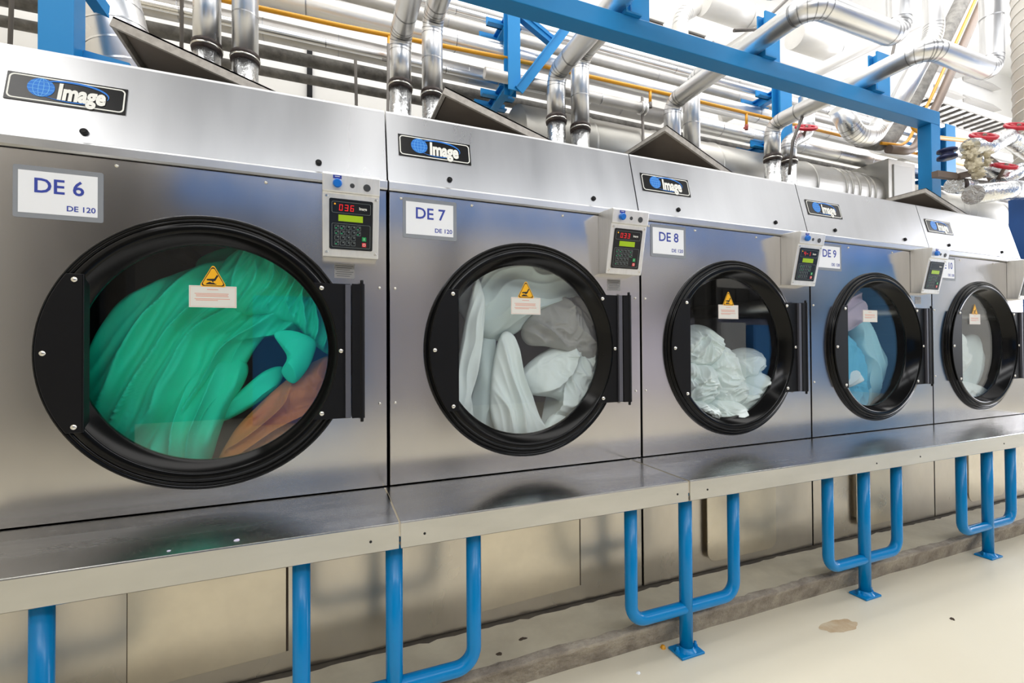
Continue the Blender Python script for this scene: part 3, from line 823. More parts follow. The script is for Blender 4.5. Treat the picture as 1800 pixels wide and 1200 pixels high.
# ================================================================== the washing
def cloth(name, dryer, outline, y0, thick, m_, label, cat='cloth', folds=(), crumple=(0.0, 10.0), seed=0.0, nr=46, na=170, group=None, dome=2.6, ctr=None, grow=1.13):
    x0 = dryer.location.x
    P = [Vector((x0+0.59+(a-0.59)*grow, 0.517+(b-0.517)*grow)) for a, b in outline]
    cc = Vector((x0+0.59, 0.517))
    P = [cc+(p-cc)*min(1.0, 0.485/max(1e-6, (p-cc).length)) for p in P]
    if ctr is None: c = sum(P, Vector((0, 0)))/len(P)
    else: c = Vector((x0+ctr[0], ctr[1]))
    n_ = len(P)
    # smooth closed outline (Catmull-Rom) sampled by arc
    dense = []
    for i in range(n_):
        p0, p1, p2, p3 = P[i-1], P[i], P[(i+1) % n_], P[(i+2) % n_]
        for j in range(16):
            t = j/16
            dense.append(0.5*((2*p1)+(p2-p0)*t+(2*p0-5*p1+4*p2-p3)*t*t+(3*p1-p0-3*p2+p3)*t**3))
    L_ = [0.0]
    for i in range(1, len(dense)+1): L_.append(L_[-1]+(dense[i % len(dense)]-dense[i-1]).length)
    ring = []
    for j in range(na):
        s = L_[-1]*j/na
        i = max(0, min(len(dense)-1, int(np.searchsorted(L_, s, side='right'))-1))
        f = (s-L_[i])/max(1e-9, L_[i+1]-L_[i])
        ring.append(dense[i].lerp(dense[(i+1) % len(dense)], f))
    amp, sc = crumple
    def height(p):
        h = 0.0
        for (ang, freq, am, curve) in folds:
            a = math.radians(ang)
            u = p.x*math.cos(a)+p.y*math.sin(a); v = -p.x*math.sin(a)+p.y*math.cos(a)
            wv = v+curve*u*u+0.035*noise.noise(Vector((u*5, v*5, seed)))
            q = wv*freq+0.9*noise.noise(Vector((u*3.0, v*8.0, seed+3)))
            env = 0.45+0.55*(0.5+0.5*noise.noise(Vector((u*4, v*9, seed+9))))*2*0.6
            h += am*env*(1-abs(math.sin(q*PI))**0.8*2)
        if amp:
            q = Vector((p.x*sc, p.y*sc, seed))
            w1 = Vector((noise.noise(q), noise.noise(q+Vector((5, 2, 1))), 0))*0.8
            r1 = 1-2*abs(noise.noise(q+w1)); r2 = 1-2*abs(noise.noise((q+w1)*2.1+Vector((3, 3, 3)))); r3 = 1-2*abs(noise.noise((q+w1)*4.3))
            h += amp*(r1*0.75+r2*0.42+r3*0.16)
        return h
    vs = []
    for i in range(nr+1):
        t = (i/nr)
        for p in ring:
            q = c.lerp(p, t)
            prof = (1-max(0.0, 1-t**dome)**0.5) if t < 1 else 1.0
            y = y0+thick*prof*0.9 - height(q-Vector((x0+0.59, 0.517)))*(1-0.75*t**4)
            vs.append((q.x, y, q.y))
    nb = 8
    for i in range(1, nb+1):
        t = 1-i/nb*0.85
        for p in ring:
            q = c.lerp(p, t)
            vs.append((q.x, y0+thick*(0.95+0.9*math.sin(PI/2*i/nb)), q.y))
    fs = []
    for i in range(nr+nb):
        for j in range(na):
            j2 = (j+1) % na
            fs.append((i*na+j, i*na+j2, (i+1)*na+j2, (i+1)*na+j))
    k = MB(); k.add(vs, fs, 0, True)
    k.add([vs[(nr+nb)*na+j] for j in range(na)], [tuple(range(na))], 0, True)
    k.add([vs[j] for j in range(na)], [tuple(range(na))[::-1]], 0, True)
    o = k.build(name, m_)
    return tag(o, label, cat, group)
OUT = {
 'green_main': [(0.243, 0.479), (0.295, 0.61), (0.356, 0.688), (0.502, 0.772), (0.658, 0.821), (0.806, 0.84), (0.893, 0.748), (0.923, 0.618), (0.806, 0.585), (0.716, 0.574), (0.649, 0.471), (0.587, 0.311), (0.528, 0.156), (0.373, 0.218), (0.296, 0.299), (0.248, 0.377)],
 'green_upper': [(0.573, 0.755), (0.64, 0.861), (0.749, 0.889), (0.844, 0.842), (0.913, 0.738), (0.943, 0.597), (0.927, 0.505), (0.864, 0.542), (0.806, 0.606), (0.712, 0.636), (0.622, 0.645)],
 'green_tip': [(0.749, 0.574), (0.806, 0.585), (0.873, 0.553), (0.869, 0.499), (0.844, 0.446), (0.806, 0.409), (0.771, 0.448), (0.787, 0.5)],
 'green_low': [(0.392, 0.168), (0.437, 0.32), (0.536, 0.474), (0.622, 0.502), (0.658, 0.451), (0.596, 0.311), (0.553, 0.173), (0.503, 0.134)],
 'green_band': [(0.561, 0.323), (0.622, 0.37), (0.712, 0.449), (0.771, 0.459), (0.749, 0.386), (0.658, 0.318), (0.579, 0.282)],
 'green_back': [(0.477, 0.85), (0.604, 0.909), (0.749, 0.9), (0.806, 0.829), (0.712, 0.761), (0.552, 0.734), (0.485, 0.771)],
 'brown': [(0.574, 0.128), (0.613, 0.249), (0.694, 0.347), (0.768, 0.417), (0.864, 0.484), (0.939, 0.498), (0.927, 0.357), (0.844, 0.222), (0.73, 0.137)],
 'w7_strip': [(0.287, 0.227), (0.334, 0.455), (0.373, 0.65), (0.412, 0.8), (0.448, 0.689), (0.421, 0.453), (0.384, 0.306), (0.393, 0.183), (0.325, 0.2)],
 'w7_top': [(0.353, 0.724), (0.418, 0.825), (0.524, 0.893), (0.663, 0.915), (0.839, 0.872), (0.946, 0.755), (0.868, 0.699), (0.719, 0.656), (0.605, 0.577), (0.495, 0.552), (0.403, 0.626)],
 'w7_gray': [(0.633, 0.616), (0.778, 0.737), (0.93, 0.728), (0.998, 0.579), (0.991, 0.442), (0.866, 0.484), (0.747, 0.525), (0.647, 0.539)],
 'w7_fall': [(0.509, 0.552), (0.572, 0.577), (0.618, 0.424), (0.687, 0.24), (0.759, 0.118), (0.63, 0.11), (0.52, 0.149), (0.472, 0.302)],
 'w7_right': [(0.632, 0.423), (0.777, 0.525), (0.96, 0.551), (1.007, 0.442), (0.974, 0.306), (0.864, 0.177), (0.715, 0.135), (0.805, 0.287), (0.659, 0.332)],
 'w7_left2': [(0.383, 0.159), (0.415, 0.33), (0.458, 0.552), (0.522, 0.577), (0.507, 0.326), (0.533, 0.148), (0.56, 0.108), (0.44, 0.13)],
 'w7_low': [(0.701, 0.149), (0.73, 0.225), (0.789, 0.248), (0.834, 0.192), (0.803, 0.128)],
 'w8a': [(0.386, 0.551), (0.455, 0.596), (0.555, 0.633), (0.635, 0.597), (0.688, 0.513), (0.612, 0.426), (0.472, 0.399), (0.384, 0.431)],
 'w8b': [(0.384, 0.431), (0.493, 0.459), (0.592, 0.427), (0.611, 0.303), (0.529, 0.23), (0.431, 0.234), (0.382, 0.282)],
 'w8c': [(0.581, 0.489), (0.675, 0.534), (0.729, 0.487), (0.77, 0.36), (0.811, 0.264), (0.712, 0.189), (0.61, 0.241), (0.563, 0.366)],
 'w8d': [(0.745, 0.424), (0.815, 0.502), (0.92, 0.511), (0.923, 0.453), (0.9, 0.389), (0.886, 0.331), (0.778, 0.344)],
 'w8e': [(0.778, 0.344), (0.887, 0.373), (0.934, 0.291), (0.951, 0.225), (0.884, 0.171), (0.783, 0.144), (0.725, 0.236)],
 'w8f': [(0.394, 0.281), (0.49, 0.277), (0.577, 0.227), (0.56, 0.121), (0.458, 0.164), (0.393, 0.227)],
 'w8g': [(0.549, 0.244), (0.672, 0.269), (0.776, 0.218), (0.809, 0.152), (0.69, 0.113), (0.56, 0.121)],
 'w9ring': [(0.47, 0.745), (0.536, 0.8), (0.647, 0.797), (0.702, 0.695), (0.643, 0.603), (0.515, 0.577), (0.462, 0.638)],
 'w9a': [(0.466, 0.549), (0.587, 0.585), (0.697, 0.475), (0.721, 0.255), (0.633, 0.142), (0.523, 0.173), (0.46, 0.264)],
 'w9b': [(0.645, 0.694), (0.787, 0.641), (0.902, 0.454), (0.879, 0.249), (0.776, 0.134), (0.661, 0.129), (0.723, 0.365), (0.67, 0.549)],
 'w9c': [(0.46, 0.3), (0.582, 0.386), (0.665, 0.33), (0.581, 0.296), (0.498, 0.281)],
 'w10a': [(0.516, 0.547), (0.576, 0.597), (0.649, 0.58), (0.654, 0.505), (0.719, 0.442), (0.628, 0.36), (0.512, 0.383)],
 'w10b': [(0.63, 0.443), (0.745, 0.547), (0.9, 0.568), (0.95, 0.417), (0.89, 0.247), (0.711, 0.169), (0.552, 0.258), (0.511, 0.342)],
 'w10c': [(0.51, 0.321), (0.664, 0.338), (0.852, 0.269), (0.81, 0.165), (0.658, 0.129), (0.535, 0.197)],
}
D6, D7, D8, D9, D10 = (DR[i] for i in (6, 7, 8, 9, 10))
cloth('green_cloth', D6, OUT['green_back'], 0.34, 0.10, 'cloth_green', 'dark green cloth high at the back of the DE 6 drum', folds=((20, 9, 0.02, 0),), seed=1.0)
cloth('green_cloth', D6, OUT['green_main'], 0.13, 0.10, 'cloth_green', 'large green cloth sweeping diagonally across the DE 6 glass, in long folds', folds=((52, 11, 0.044, 0.5), (58, 25, 0.010, 0.3)), seed=2.0, nr=70, na=240, grow=1.22)
cloth('green_cloth', D6, OUT['green_upper'], 0.085, 0.11, 'cloth_green', 'green cloth bunched in curved folds at the upper right of the DE 6 glass', folds=((28, 13, 0.026, -2.2), (20, 30, 0.008, -2.0)), seed=3.0, nr=60, na=200)
cloth('green_cloth', D6, OUT['green_low'], 0.115, 0.10, 'cloth_green', 'green cloth hanging steeply to the bottom of the DE 6 glass', folds=((70, 11, 0.024, 0.4),), seed=4.0, grow=1.22)
cloth('green_cloth', D6, OUT['green_band'], 0.16, 0.06, 'cloth_green', 'narrow green cloth end pointing right above the brown cloth', folds=((38, 14, 0.014, 0),), seed=5.0)
cloth('green_cloth', D6, OUT['green_tip'], 0.068, 0.045, 'cloth_green', 'small twisted green corner hanging over the brown cloth', folds=((75, 12, 0.014, 1.5),), seed=6.0, dome=2.0)
cloth('brown_cloth', D6, OUT['brown'], 0.115, 0.10, 'cloth_brown', 'brown cloth crumpled at the lower right of the DE 6 drum', folds=((46, 14, 0.022, -0.8),), crumple=(0.010, 14.0), seed=7.0, nr=60, na=200, grow=1.18)
# DE 7
cloth('bed_sheet', D7, OUT['w7_top'], 0.13, 0.11, 'cloth_pale', 'pale sheet billowing across the upper half of the DE 7 glass', cat='sheet', folds=((35, 7, 0.026, 0.8), (30, 17, 0.008, 0.5)), seed=11.0, nr=60, na=220)
cloth('bed_sheet', D7, OUT['w7_strip'], 0.075, 0.05, 'cloth_white', 'long white sheet strip down the left of the DE 7 glass', cat='sheet', folds=((80, 14, 0.018, 0.2), (76, 31, 0.006, 0.1)), seed=12.0)
cloth('bed_sheet', D7, OUT['w7_left2'], 0.17, 0.06, 'cloth_pale', 'greyish sheet hanging straight beside the long white strip in DE 7', cat='sheet', folds=((84, 9, 0.022, 0),), seed=13.0)
cloth('bed_sheet', D7, OUT['w7_fall'], 0.085, 0.06, 'cloth_white', 'white sheet falling from the middle to the bottom of DE 7', cat='sheet', folds=((108, 11, 0.020, 0.3), (104, 27, 0.007, 0.2)), seed=14.0)
cloth('bed_sheet', D7, OUT['w7_right'], 0.12, 0.10, 'cloth_white', 'white sheet bundled at the right side of the DE 7 drum', cat='sheet', folds=((50, 8, 0.030, -1.2),), crumple=(0.026, 9.0), seed=15.0, nr=60, na=200, ctr=(0.87, 0.42))
cloth('bed_sheet', D7, OUT['w7_gray'], 0.10, 0.09, 'cloth_grey', 'grey sheet folded under the billowing pale one at the right of DE 7', cat='sheet', folds=((-30, 10, 0.024, 0.8),), crumple=(0.022, 10.0), seed=16.0)
cloth('bed_sheet', D7, OUT['w7_low'], 0.10, 0.06, 'cloth_white', 'small white sheet corner at the bottom of the DE 7 drum', cat='sheet', folds=((70, 12, 0.014, 0),), seed=17.0)
# DE 8
L8 = {'w8a': 'crumpled white cloth on top of the heap in DE 8', 'w8b': 'crumpled white cloth at the left side of the DE 8 heap', 'w8c': 'long white cloth trailing down the middle of the DE 8 heap',
      'w8d': 'white cloth standing up at the right of the DE 8 heap', 'w8e': 'white cloth low at the right end of the DE 8 heap', 'w8f': 'white cloth at the bottom left of the DE 8 heap', 'w8g': 'white cloth at the very bottom middle of the DE 8 heap'}
for i, (kk, dep) in enumerate((('w8a', 0.12), ('w8b', 0.085), ('w8c', 0.11), ('w8d', 0.14), ('w8e', 0.10), ('w8f', 0.07), ('w8g', 0.08))):
    cloth('linen_cloth', D8, [(0.59+(a-0.59)*1.05, b) for a, b in OUT[kk]], dep, 0.14, 'cloth_white', L8[kk], cat='linen', grow=1.13, crumple=(0.052, 9.0), folds=((30+i*37, 7, 0.012, 1.0),), seed=21.0+i, nr=64, na=220, group='white linen heaped in the DE 8 drum', dome=2.0)
cloth('linen_cloth', D8, [(0.80, 0.33), (0.86, 0.40), (0.93, 0.36), (0.96, 0.26), (0.90, 0.19), (0.82, 0.21)], 0.075, 0.12, 'cloth_white', 'white cloth slumped against the lower right of the DE 8 glass', cat='linen', crumple=(0.045, 10.0), folds=((70, 8, 0.012, 1.0),), seed=29.0, group='white linen heaped in the DE 8 drum', dome=2.0)
# DE 9
cloth('pink_cloth', D9, OUT['w9ring'], 0.10, 0.10, 'cloth_pink', 'pale pink cloth curled at the upper left of the DE 9 glass', folds=((30, 8, 0.02, 2.0),), seed=31.0, grow=1.4)
cloth('aqua_cloth', D9, OUT['w9a'], 0.12, 0.10, 'cloth_teal', 'blue teal cloth in the lower left of the DE 9 drum', folds=((60, 8, 0.02, 0.5),), crumple=(0.012, 8.0), seed=32.0, grow=1.4)
cloth('aqua_cloth', D9, OUT['w9b'], 0.14, 0.10, 'cloth_aqua', 'aqua cloth arching down the right of the DE 9 drum', folds=((100, 7, 0.02, 1.0),), seed=33.0, grow=1.4)
cloth('aqua_cloth', D9, OUT['w9c'], 0.09, 0.06, 'cloth_white', 'small white cloth low in front of the DE 9 drum', folds=((30, 9, 0.015, 0),), seed=34.0)
# DE 10
cloth('linen_cloth', D10, OUT['w10a'], 0.11, 0.09, 'cloth_white', 'bright white cloth at the left of the DE 10 drum', cat='linen', crumple=(0.016, 8.0), seed=41.0, grow=1.5)
cloth('linen_cloth', D10, OUT['w10b'], 0.14, 0.10, 'cloth_pale', 'large pale cloth filling the right of the DE 10 drum', cat='linen', folds=((60, 6, 0.02, 0),), seed=42.0, grow=1.5)
cloth('linen_cloth', D10, OUT['w10c'], 0.09, 0.07, 'cloth_white', 'white cloth along the bottom of the DE 10 drum', cat='linen', crumple=(0.018, 8.0), seed=43.0, grow=1.5)

# ================================================================== the blue pipe frame
fr = tag(empty('pipe_rack', (1.7, 0.52, 1.40)), 'blue steel pipe rack rising behind the dryers, its beam over the hoods', 'pipe rack')
YB = 0.47
def isec(k, a, b, w_, h_, up, t=0.012, m=0):
    """I section bar"""
    a = Vector(a); b = Vector(b); u = Vector(up).normalized()
    k.obox(a+u*(h_/2-t/2), b+u*(h_/2-t/2), w_, t, up, m); k.obox(a-u*(h_/2-t/2), b-u*(h_/2-t/2), w_, t, up, m)
    k.obox(a, b, t, h_-2*t, up, m)
k = MB(); k.box(-1.236, 4.63, YB, YB+0.11, 2.385, 2.500)
k.build('beam', 'frame_blue', fr, bevel=0.004)
for (xa, xb, nm) in ((-1.236, -1.128, 'column'), (4.50, 4.63, 'column')):
    k = MB(); k.box(xa, xb, YB, YB+0.10, 1.402, 2.384)
    k.build(nm, 'frame_blue', fr, bevel=0.004)
YH = 1.45
def hanger(xa, xb, z0, arms):
    k = MB(); k.box(xa, xb, YH, YH+0.012, z0, 3.22); k.box((xa+xb)/2-0.006, (xa+xb)/2+0.006, YH+0.012, YH+0.088, z0, 3.22); k.box(xa, xb, YH+0.088, YH+0.10, z0, 3.22)
    k.build('hanger', 'frame_blue', fr)
    for (z, y1) in arms:
        k = MB(); isec(k, ((xa+xb)/2, YH+0.10, z), ((xa+xb)/2, y1, z), 0.07, 0.09, (0, 0, 1))
        k.build('arm', 'frame_blue', fr)
        for yy in (y1-0.24, y1-0.06):
            k = MB(); k.box(xa-0.11, xb+0.07, yy, yy+0.06, z-0.02, z-0.008); k.box(xa-0.11, xb+0.07, yy+0.048, yy+0.06, z-0.02, z+0.05)
            k.build('saddle_plate', 'frame_blue', fr)
hanger(1.075, 1.175, 2.49, ((3.09, 1.83), (2.60, 1.98)))
hanger(3.985, 4.145, 2.50, ((3.09, 1.83), (2.60, 1.90)))
hanger(6.82, 7.02, 2.50, ((3.09, 1.83), (2.60, 1.85)))
for (a, b) in (((1.62, YH+0.03, 3.20), (1.13, YH+0.03, 2.51)), ((1.17, YH+0.08, 3.15), (1.50, YH+0.08, 2.98))):
    k = MB(); k.obox(a, b, 0.010, 0.10, (0, -1, 0)); k.obox(Vector(a)+Vector((0.03, -0.035, -0.02)), Vector(b)+Vector((0.03, -0.035, -0.02)), 0.07, 0.010, (0, -1, 0))
    k.build('brace', 'frame_blue', fr)
k = MB(); k.obox((1.62, YH+0.05, 3.21), (1.12, YH+0.05, 3.21), 0.10, 0.03); k.build('tie', 'frame_blue', fr)
k = MB(); k.obox((-1.175, YB+0.10, 2.08), (-1.02, YB+0.45, 1.86), 0.05, 0.05); k.build('brace', 'frame_blue', fr)
k = MB(); k.obox((-1.13, YB+0.09, 1.70), (-0.98, YB+0.09, 1.68), 0.03, 0.07); k.build('brace', 'frame_blue', fr)
for (xa, xb, z1) in ((1.505, 1.635, 3.05), (2.625, 2.765, 2.86), (3.85, 4.01, 2.86)):
    k = MB(); k.box(xa, xb, YB+0.03, YB+0.042, 2.500, z1); k.box(xa+0.05, xa+0.062, YB+0.042, YB+0.09, 2.500, z1); k.box(xa, xb, YB+0.09, YB+0.10, 2.500, z1)
    k.build('upright', 'frame_blue', fr)
for xa in (1.43, 2.56, 3.74):
    k = MB(); k.box(xa, xa+0.11, YB-0.02, YB+0.13, 2.501, 2.512); k.box(xa, xa+0.010, YB-0.02, YB+0.13, 2.512, 2.60)
    k.build('pipe_clip', 'frame_blue', fr)

# ================================================================== clad pipes rising from the dryers
def seamrings(k, P, r, ts, m=1):
    """thin lap joints around a pipe at fractions of its path"""
    L_ = [0.0]
    for i in range(1, len(P)): L_.append(L_[-1]+(P[i]-P[i-1]).length)
    for t in ts:
        s = t*L_[-1]
        for i in range(len(P)-1):
            if L_[i] <= s <= L_[i+1]:
                d = (P[i+1]-P[i]).normalized(); q = P[i]+d*(s-L_[i])
                k.tube([q-d*0.004, q+d*0.004], r*1.022, 24, m, caps=False)
                break
def pipe(name, pts, r, m_, label, cat='pipe', R=None, seams=(), group=None, n=24, elbow_n=5, root=None, elbow_seams=True):
    P = bend(pts, R or r*1.8, elbow_n) if len(pts) > 2 else [Vector(p) for p in pts]
    k = MB(); k.tube(P, r, n, 0)
    o = k.build(name, m_, root)
    if label: tag(o, label, cat, group)
    for t in seams:
        q = MB(); seamrings(q, P, r, (t,), 0)
        if q.v: q.build('lap_joint', 'clad_seam', o)
    if len(pts) > 2 and elbow_seams:
        for i in range(1, len(P)-1):
            d = ((P[i+1]-P[i]).normalized()+(P[i]-P[i-1]).normalized()).normalized()
            q = MB(); q.tube([P[i]-d*0.003, P[i]+d*0.003], r*1.015, n, 0, caps=False)
            q.build('lap_joint', 'clad_seam', o)
    return o
def collar(o, x, y, z, r):
    k = MB(); k.lathe([(r*0.9, 0.0), (r*1.12, 0.004), (r*1.16, 0.018), (r*1.08, 0.026), (r*1.14, 0.034), (r*1.12, 0.052), (r*0.9, 0.056)], (x, y, z), 28, axis='z')
    k.build('rubber_collar', 'band', o)
    k = MB(); k.lathe([(r*0.9, 0.018), (r*1.20, 0.020), (r*1.20, 0.030), (r*0.9, 0.032)], (x, y, z), 28, axis='z')
    k.build('hose_clamp', 'screw', o)
YP = 1.30
names = {6: 'DE 6', 7: 'DE 7', 8: 'DE 8', 9: 'DE 9', 10: 'the last dryer'}
first = {6: -0.852, 7: 0.244, 8: 1.403, 9: 2.502, 10: 3.676}
second = {6: -0.659, 7: 0.458, 8: 1.610, 9: 2.710, 10: 3.885}
RP = 0.070
ZB = 2.595
def riser(x, pts, label, zc, r=RP, seams=(0.12, 0.35, 0.62)):
    root = empty('clad_pipe', (x, YP, 1.40))
    tag(root, label, 'pipe', 'clad pipes rising behind the dryers')
    pipe('pipe_run', [(x, YP, zc+0.03)]+pts, r, 'clad', None, R=0.11, seams=seams, root=root)
    k = MB(); k.tube([(x, YP, 1.40), (x, YP, zc+0.03)], r*0.99, 28)
    k.build('foil_sleeve', 'foil', root)
    k = MB(); k.lathe([(r*0.9, -0.03), (r*1.10, -0.026), (r*1.12, -0.008), (r*1.02, 0.0), (r*1.12, 0.010), (r*1.10, 0.026), (r*0.9, 0.03)], (x, YP, zc), 28, axis='z')
    k.build('rubber_collar', 'band', root)
    k = MB(); k.lathe([(r*0.9, -0.008), (r*1.16, -0.007), (r*1.16, 0.003), (r*0.9, 0.004)], (x, YP, zc-0.002), 28, axis='z')
    k.build('hose_clamp', 'screw', root)
    return root
riser(first[6], [(first[6], YP, 2.68), (first[6], 0.10, 2.68), (first[6]+0.8, 0.10, 2.68)], 'left of the two clad pipes behind the open lid of DE 6', 2.255)
riser(second[6], [(second[6], YP, 2.86), (second[6], 0.0, 2.86)], 'right of the two clad pipes behind the open lid of DE 6', 2.235)
riser(first[7], [(first[7], YP, ZB), (first[7], 0.10, ZB), (first[7]+0.8, 0.10, ZB), (first[7]+0.8, 0.10, 4.6)], 'left clad pipe behind DE 7, turning towards the aisle above its collar', 2.255)
riser(second[7], [(second[7], YP, 2.76), (second[7], 0.0, 2.76)], 'right clad pipe behind DE 7, half hidden low down by the open lid', 2.235)
riser(first[8], [(first[8], YP, ZB), (first[8], 0.08, ZB), (first[8]+0.85, 0.08, ZB), (first[8]+0.85, 0.08, 4.6)], 'clad pipe behind DE 8 that bends forward under the blue beam, left of its pair', 2.235)
riser(second[8], [(second[8], YP, 2.77), (second[8], 0.0, 2.77)], 'straight clad pipe to the right of the bent one behind DE 8', 2.205)
riser(first[9], [(first[9], YP, ZB-0.01), (first[9], 0.08, ZB-0.01), (first[9]+0.85, 0.08, ZB-0.01), (first[9]+0.85, 0.08, 4.6)], 'clad pipe behind DE 9 crossing over the blue beam to an elbow at the top', 2.06)
riser(second[9], [(second[9], YP, 2.80), (second[9], 1.0, 2.80)], 'short straight clad pipe to the right of the DE 9 bent pipe', 2.06)
riser(first[10], [(first[10], YP, ZB), (first[10], 0.08, ZB), (first[10]+0.82, 0.08, ZB), (first[10]+0.82, 0.08, 4.6)], 'clad pipe behind the last dryer with a long run to the upper right', 2.275)
riser(second[10], [(second[10], YP, 2.46), (second[10]+0.26, YP, 2.60), (second[10]+0.26, YP, 2.95)], 'clad pipe with an S bend behind the last dryer, right of its pair', 2.275)

# ================================================================== pipes along the back wall
XL, XR = -3.6, 10.5
def rackpipe(name, y, z, r, m_, label, xa=XL, xb=XR, seams=None, cat='pipe'):
    ss = seams if seams is not None else [i/13 for i in range(1, 13)]
    return pipe(name, [(xa, y, z), (xb, y, z)], r, m_, label, cat=cat, seams=ss, group='pipes along the back wall')
rackpipe('clad_pipe', 2.0, 3.42, 0.060, 'dull_clad', 'dull grey pipe running highest along the back wall')
rackpipe('clad_pipe', 2.0, 3.275, 0.055, 'dull_clad', 'dull grey pipe second from the top along the back wall')
rackpipe('clad_pipe', 1.72, 3.185, 0.028, 'clad', 'thin bright pipe above the big shiny pipe on the back wall')
rackpipe('clad_pipe', 1.75, 2.955, 0.078, 'clad', 'big shiny pipe running just above the yellow gas pipe')
rackpipe('clad_pipe', 1.85, 2.775, 0.070, 'dull_clad', 'grey clad pipe running just below the yellow gas pipe', xb=2.85)
rackpipe('clad_pipe', 1.62, 2.635, 0.026, 'clad', 'thin shiny pipe under the yellow gas pipe at the upper left', xb=1.9)
rackpipe('clad_pipe', 1.75, 2.72, 0.072, 'clad', 'shiny pipe low along the back at the right, above the big duct', xa=2.9)
rackpipe('insulated_pipe', 2.2, 2.815, 0.048, 'dusty', 'thicker dusty grey insulated pipe low along the back wall', seams=())
rackpipe('insulated_pipe', 2.2, 2.665, 0.036, 'dusty', 'thinner dusty grey insulated pipe, lowest along the back wall', seams=())
o = pipe('clad_pipe', [(0.9, 1.5, 2.60), (2.36, 1.5, 2.60)], 0.042, 'dull_clad', 'short grey pipe with a flanged dead end above the DE 8 pipes', seams=(0.7,))
k = MB(); k.lathe([(0.0, 0.0), (0.055, 0.0), (0.055, -0.02), (0.042, -0.02)], (2.38, 1.5, 2.60), 28, axis='x'); k.lathe([(0.042, 0.0), (0.055, 0.0), (0.055, -0.018), (0.042, -0.018)], (2.345, 1.5, 2.60), 28, axis='x')
k.build('flange', 'clad', o)
# yellow gas pipe with its drops
gp = tag(empty('gas_pipe', (2.0, 1.55, 2.795)), 'yellow gas pipe running along the whole row with short drops', 'gas pipe')
k = MB(); k.tube([(-1.9, 1.55, 2.70), (-0.1, 1.55, 2.735), (1.2, 1.55, 2.79), (2.7, 1.55, 2.815), (7.4, 1.55, 2.83)], 0.0155, 14)
k.build('pipe_run', 'yellow', gp)
for (x, z0, z1) in ((0.203, 2.60, 2.74), (2.475, 2.70, 2.81), (3.635, 2.70, 2.82)):
    k = MB(); k.tube([(x, 1.55, z0), (x, 1.55, z1)], 0.013, 12)
    dq = k.build('drop', 'yellow', gp)
    if z0 > 2.5:
        k = MB(); k.lathe([(0.0, 0.0), (0.016, 0.0), (0.016, 0.05), (0.0, 0.05)], (x, 1.55, z0-0.05), 12, axis='z'); k.box(x-0.05, x+0.008, 1.535, 1.545, z0-0.05, z0-0.035)
        k.build('cock', 'red_rust' if x > 3 else 'cable', dq)
k = MB(); k.tube(bend([(6.40, 1.55, 2.83), (6.40, 1.40, 2.80), (6.40, 1.40, 1.95)], 0.04, 4), 0.016, 12); k.build('drop', 'yellow', gp)
# regulator branch near the right column
rg = tag(empty('gas_regulator', (6.25, 1.15, 2.9)), 'round yellow gas regulator on a short yellow pipe near the frame column', 'gas regulator')
k = MB(); k.tube(bend([(5.55, 1.15, 2.95), (5.57, 1.15, 2.82), (5.80, 1.15, 2.77), (6.7, 1.15, 2.86)], 0.06, 5), 0.022, 14); k.build('pipe_run', 'yellow', rg)
k = MB(); k.lathe([(0.0, -0.05), (0.07, -0.045), (0.085, 0.0), (0.07, 0.045), (0.0, 0.05)], (5.80, 1.12, 2.77), 28, axis='y'); k.build('diaphragm_case', 'yellow', rg)

# drop rods and cables
def rod(pts, r, m_, label, name='hanger_rod', cat='rod', grp='thin rods behind the dryers'):
    k = MB(); k.tube(pts, r, 10); return tag(k.build(name, m_), label, cat, grp)
rod([(-1.86, 1.6, 1.6), (-1.80, 1.6, 4.5)], 0.011, 'cable', 'thin brown rod left of the blue column')
rod([(-1.05, 1.6, 1.6), (-1.04, 1.6, 4.5)], 0.011, 'cable', 'thin grey rod left of the DE 6 pipe pair')
rod([(0.155, 1.45, FZ), (0.185, 1.45, 2.62)], 0.010, 'cable', 'thin grey rod just left of the DE 7 pipe pair')
rod([(0.06, 2.0, FZ), (0.00, 2.0, 2.9)], 0.012, 'cable', 'leaning grey rod farther left of the DE 7 pipe pair')
rod([(2.39, 1.5, FZ), (2.35, 1.5, 2.70)], 0.012, 'cable', 'thin grey rod under the yellow drop beside the DE 9 pipes')
def catenary(pts, R=0.1): return bend(pts, R, 6)
rod([(4.05, 1.2, 4.5), (3.98, 1.2, 4.15), (3.78, 1.2, 3.75), (3.35, 1.2, 3.35), (3.1, 1.2, 3.28)], 0.014, 'cable', 'grey flexible conduit curving down behind the blue beam at the top', 'conduit', 'cable', 'grey flexible conduits')
rod([(5.1, 1.0, 3.8), (4.95, 1.0, 3.35), (4.55, 1.0, 3.02), (4.1, 1.0, 2.86), (3.72, 1.0, 2.62), (3.55, 1.0, 2.30), (3.5, 1.0, 2.0)], 0.013, 'cable', 'grey flexible conduit looping past the DE 9 pipe and the blue hanger', 'conduit', 'cable', 'grey flexible conduits')
rod([(-3.0, 2.0, 2.55), (-1.6, 2.0, 2.30), (-0.9, 2.0, 2.15)], 0.010, 'rubber', 'black cable sagging past the blue column at the upper left', 'cable', 'cable', None)
rod([(1.17, 1.95, 2.0), (1.17, 1.95, 2.56)], 0.004, 'ink_blue', 'thin blue cord hanging from the lower arm of the frame', 'cord', 'cord', None)
k = MB(); k.box(-0.385, -0.335, Y1-0.03, Y1, 2.95, 3.58)
tag(k.build('wall_strip', 'black_matt'), 'black strip fixed upright on the back wall between DE 6 and DE 7 pipes', 'strip')

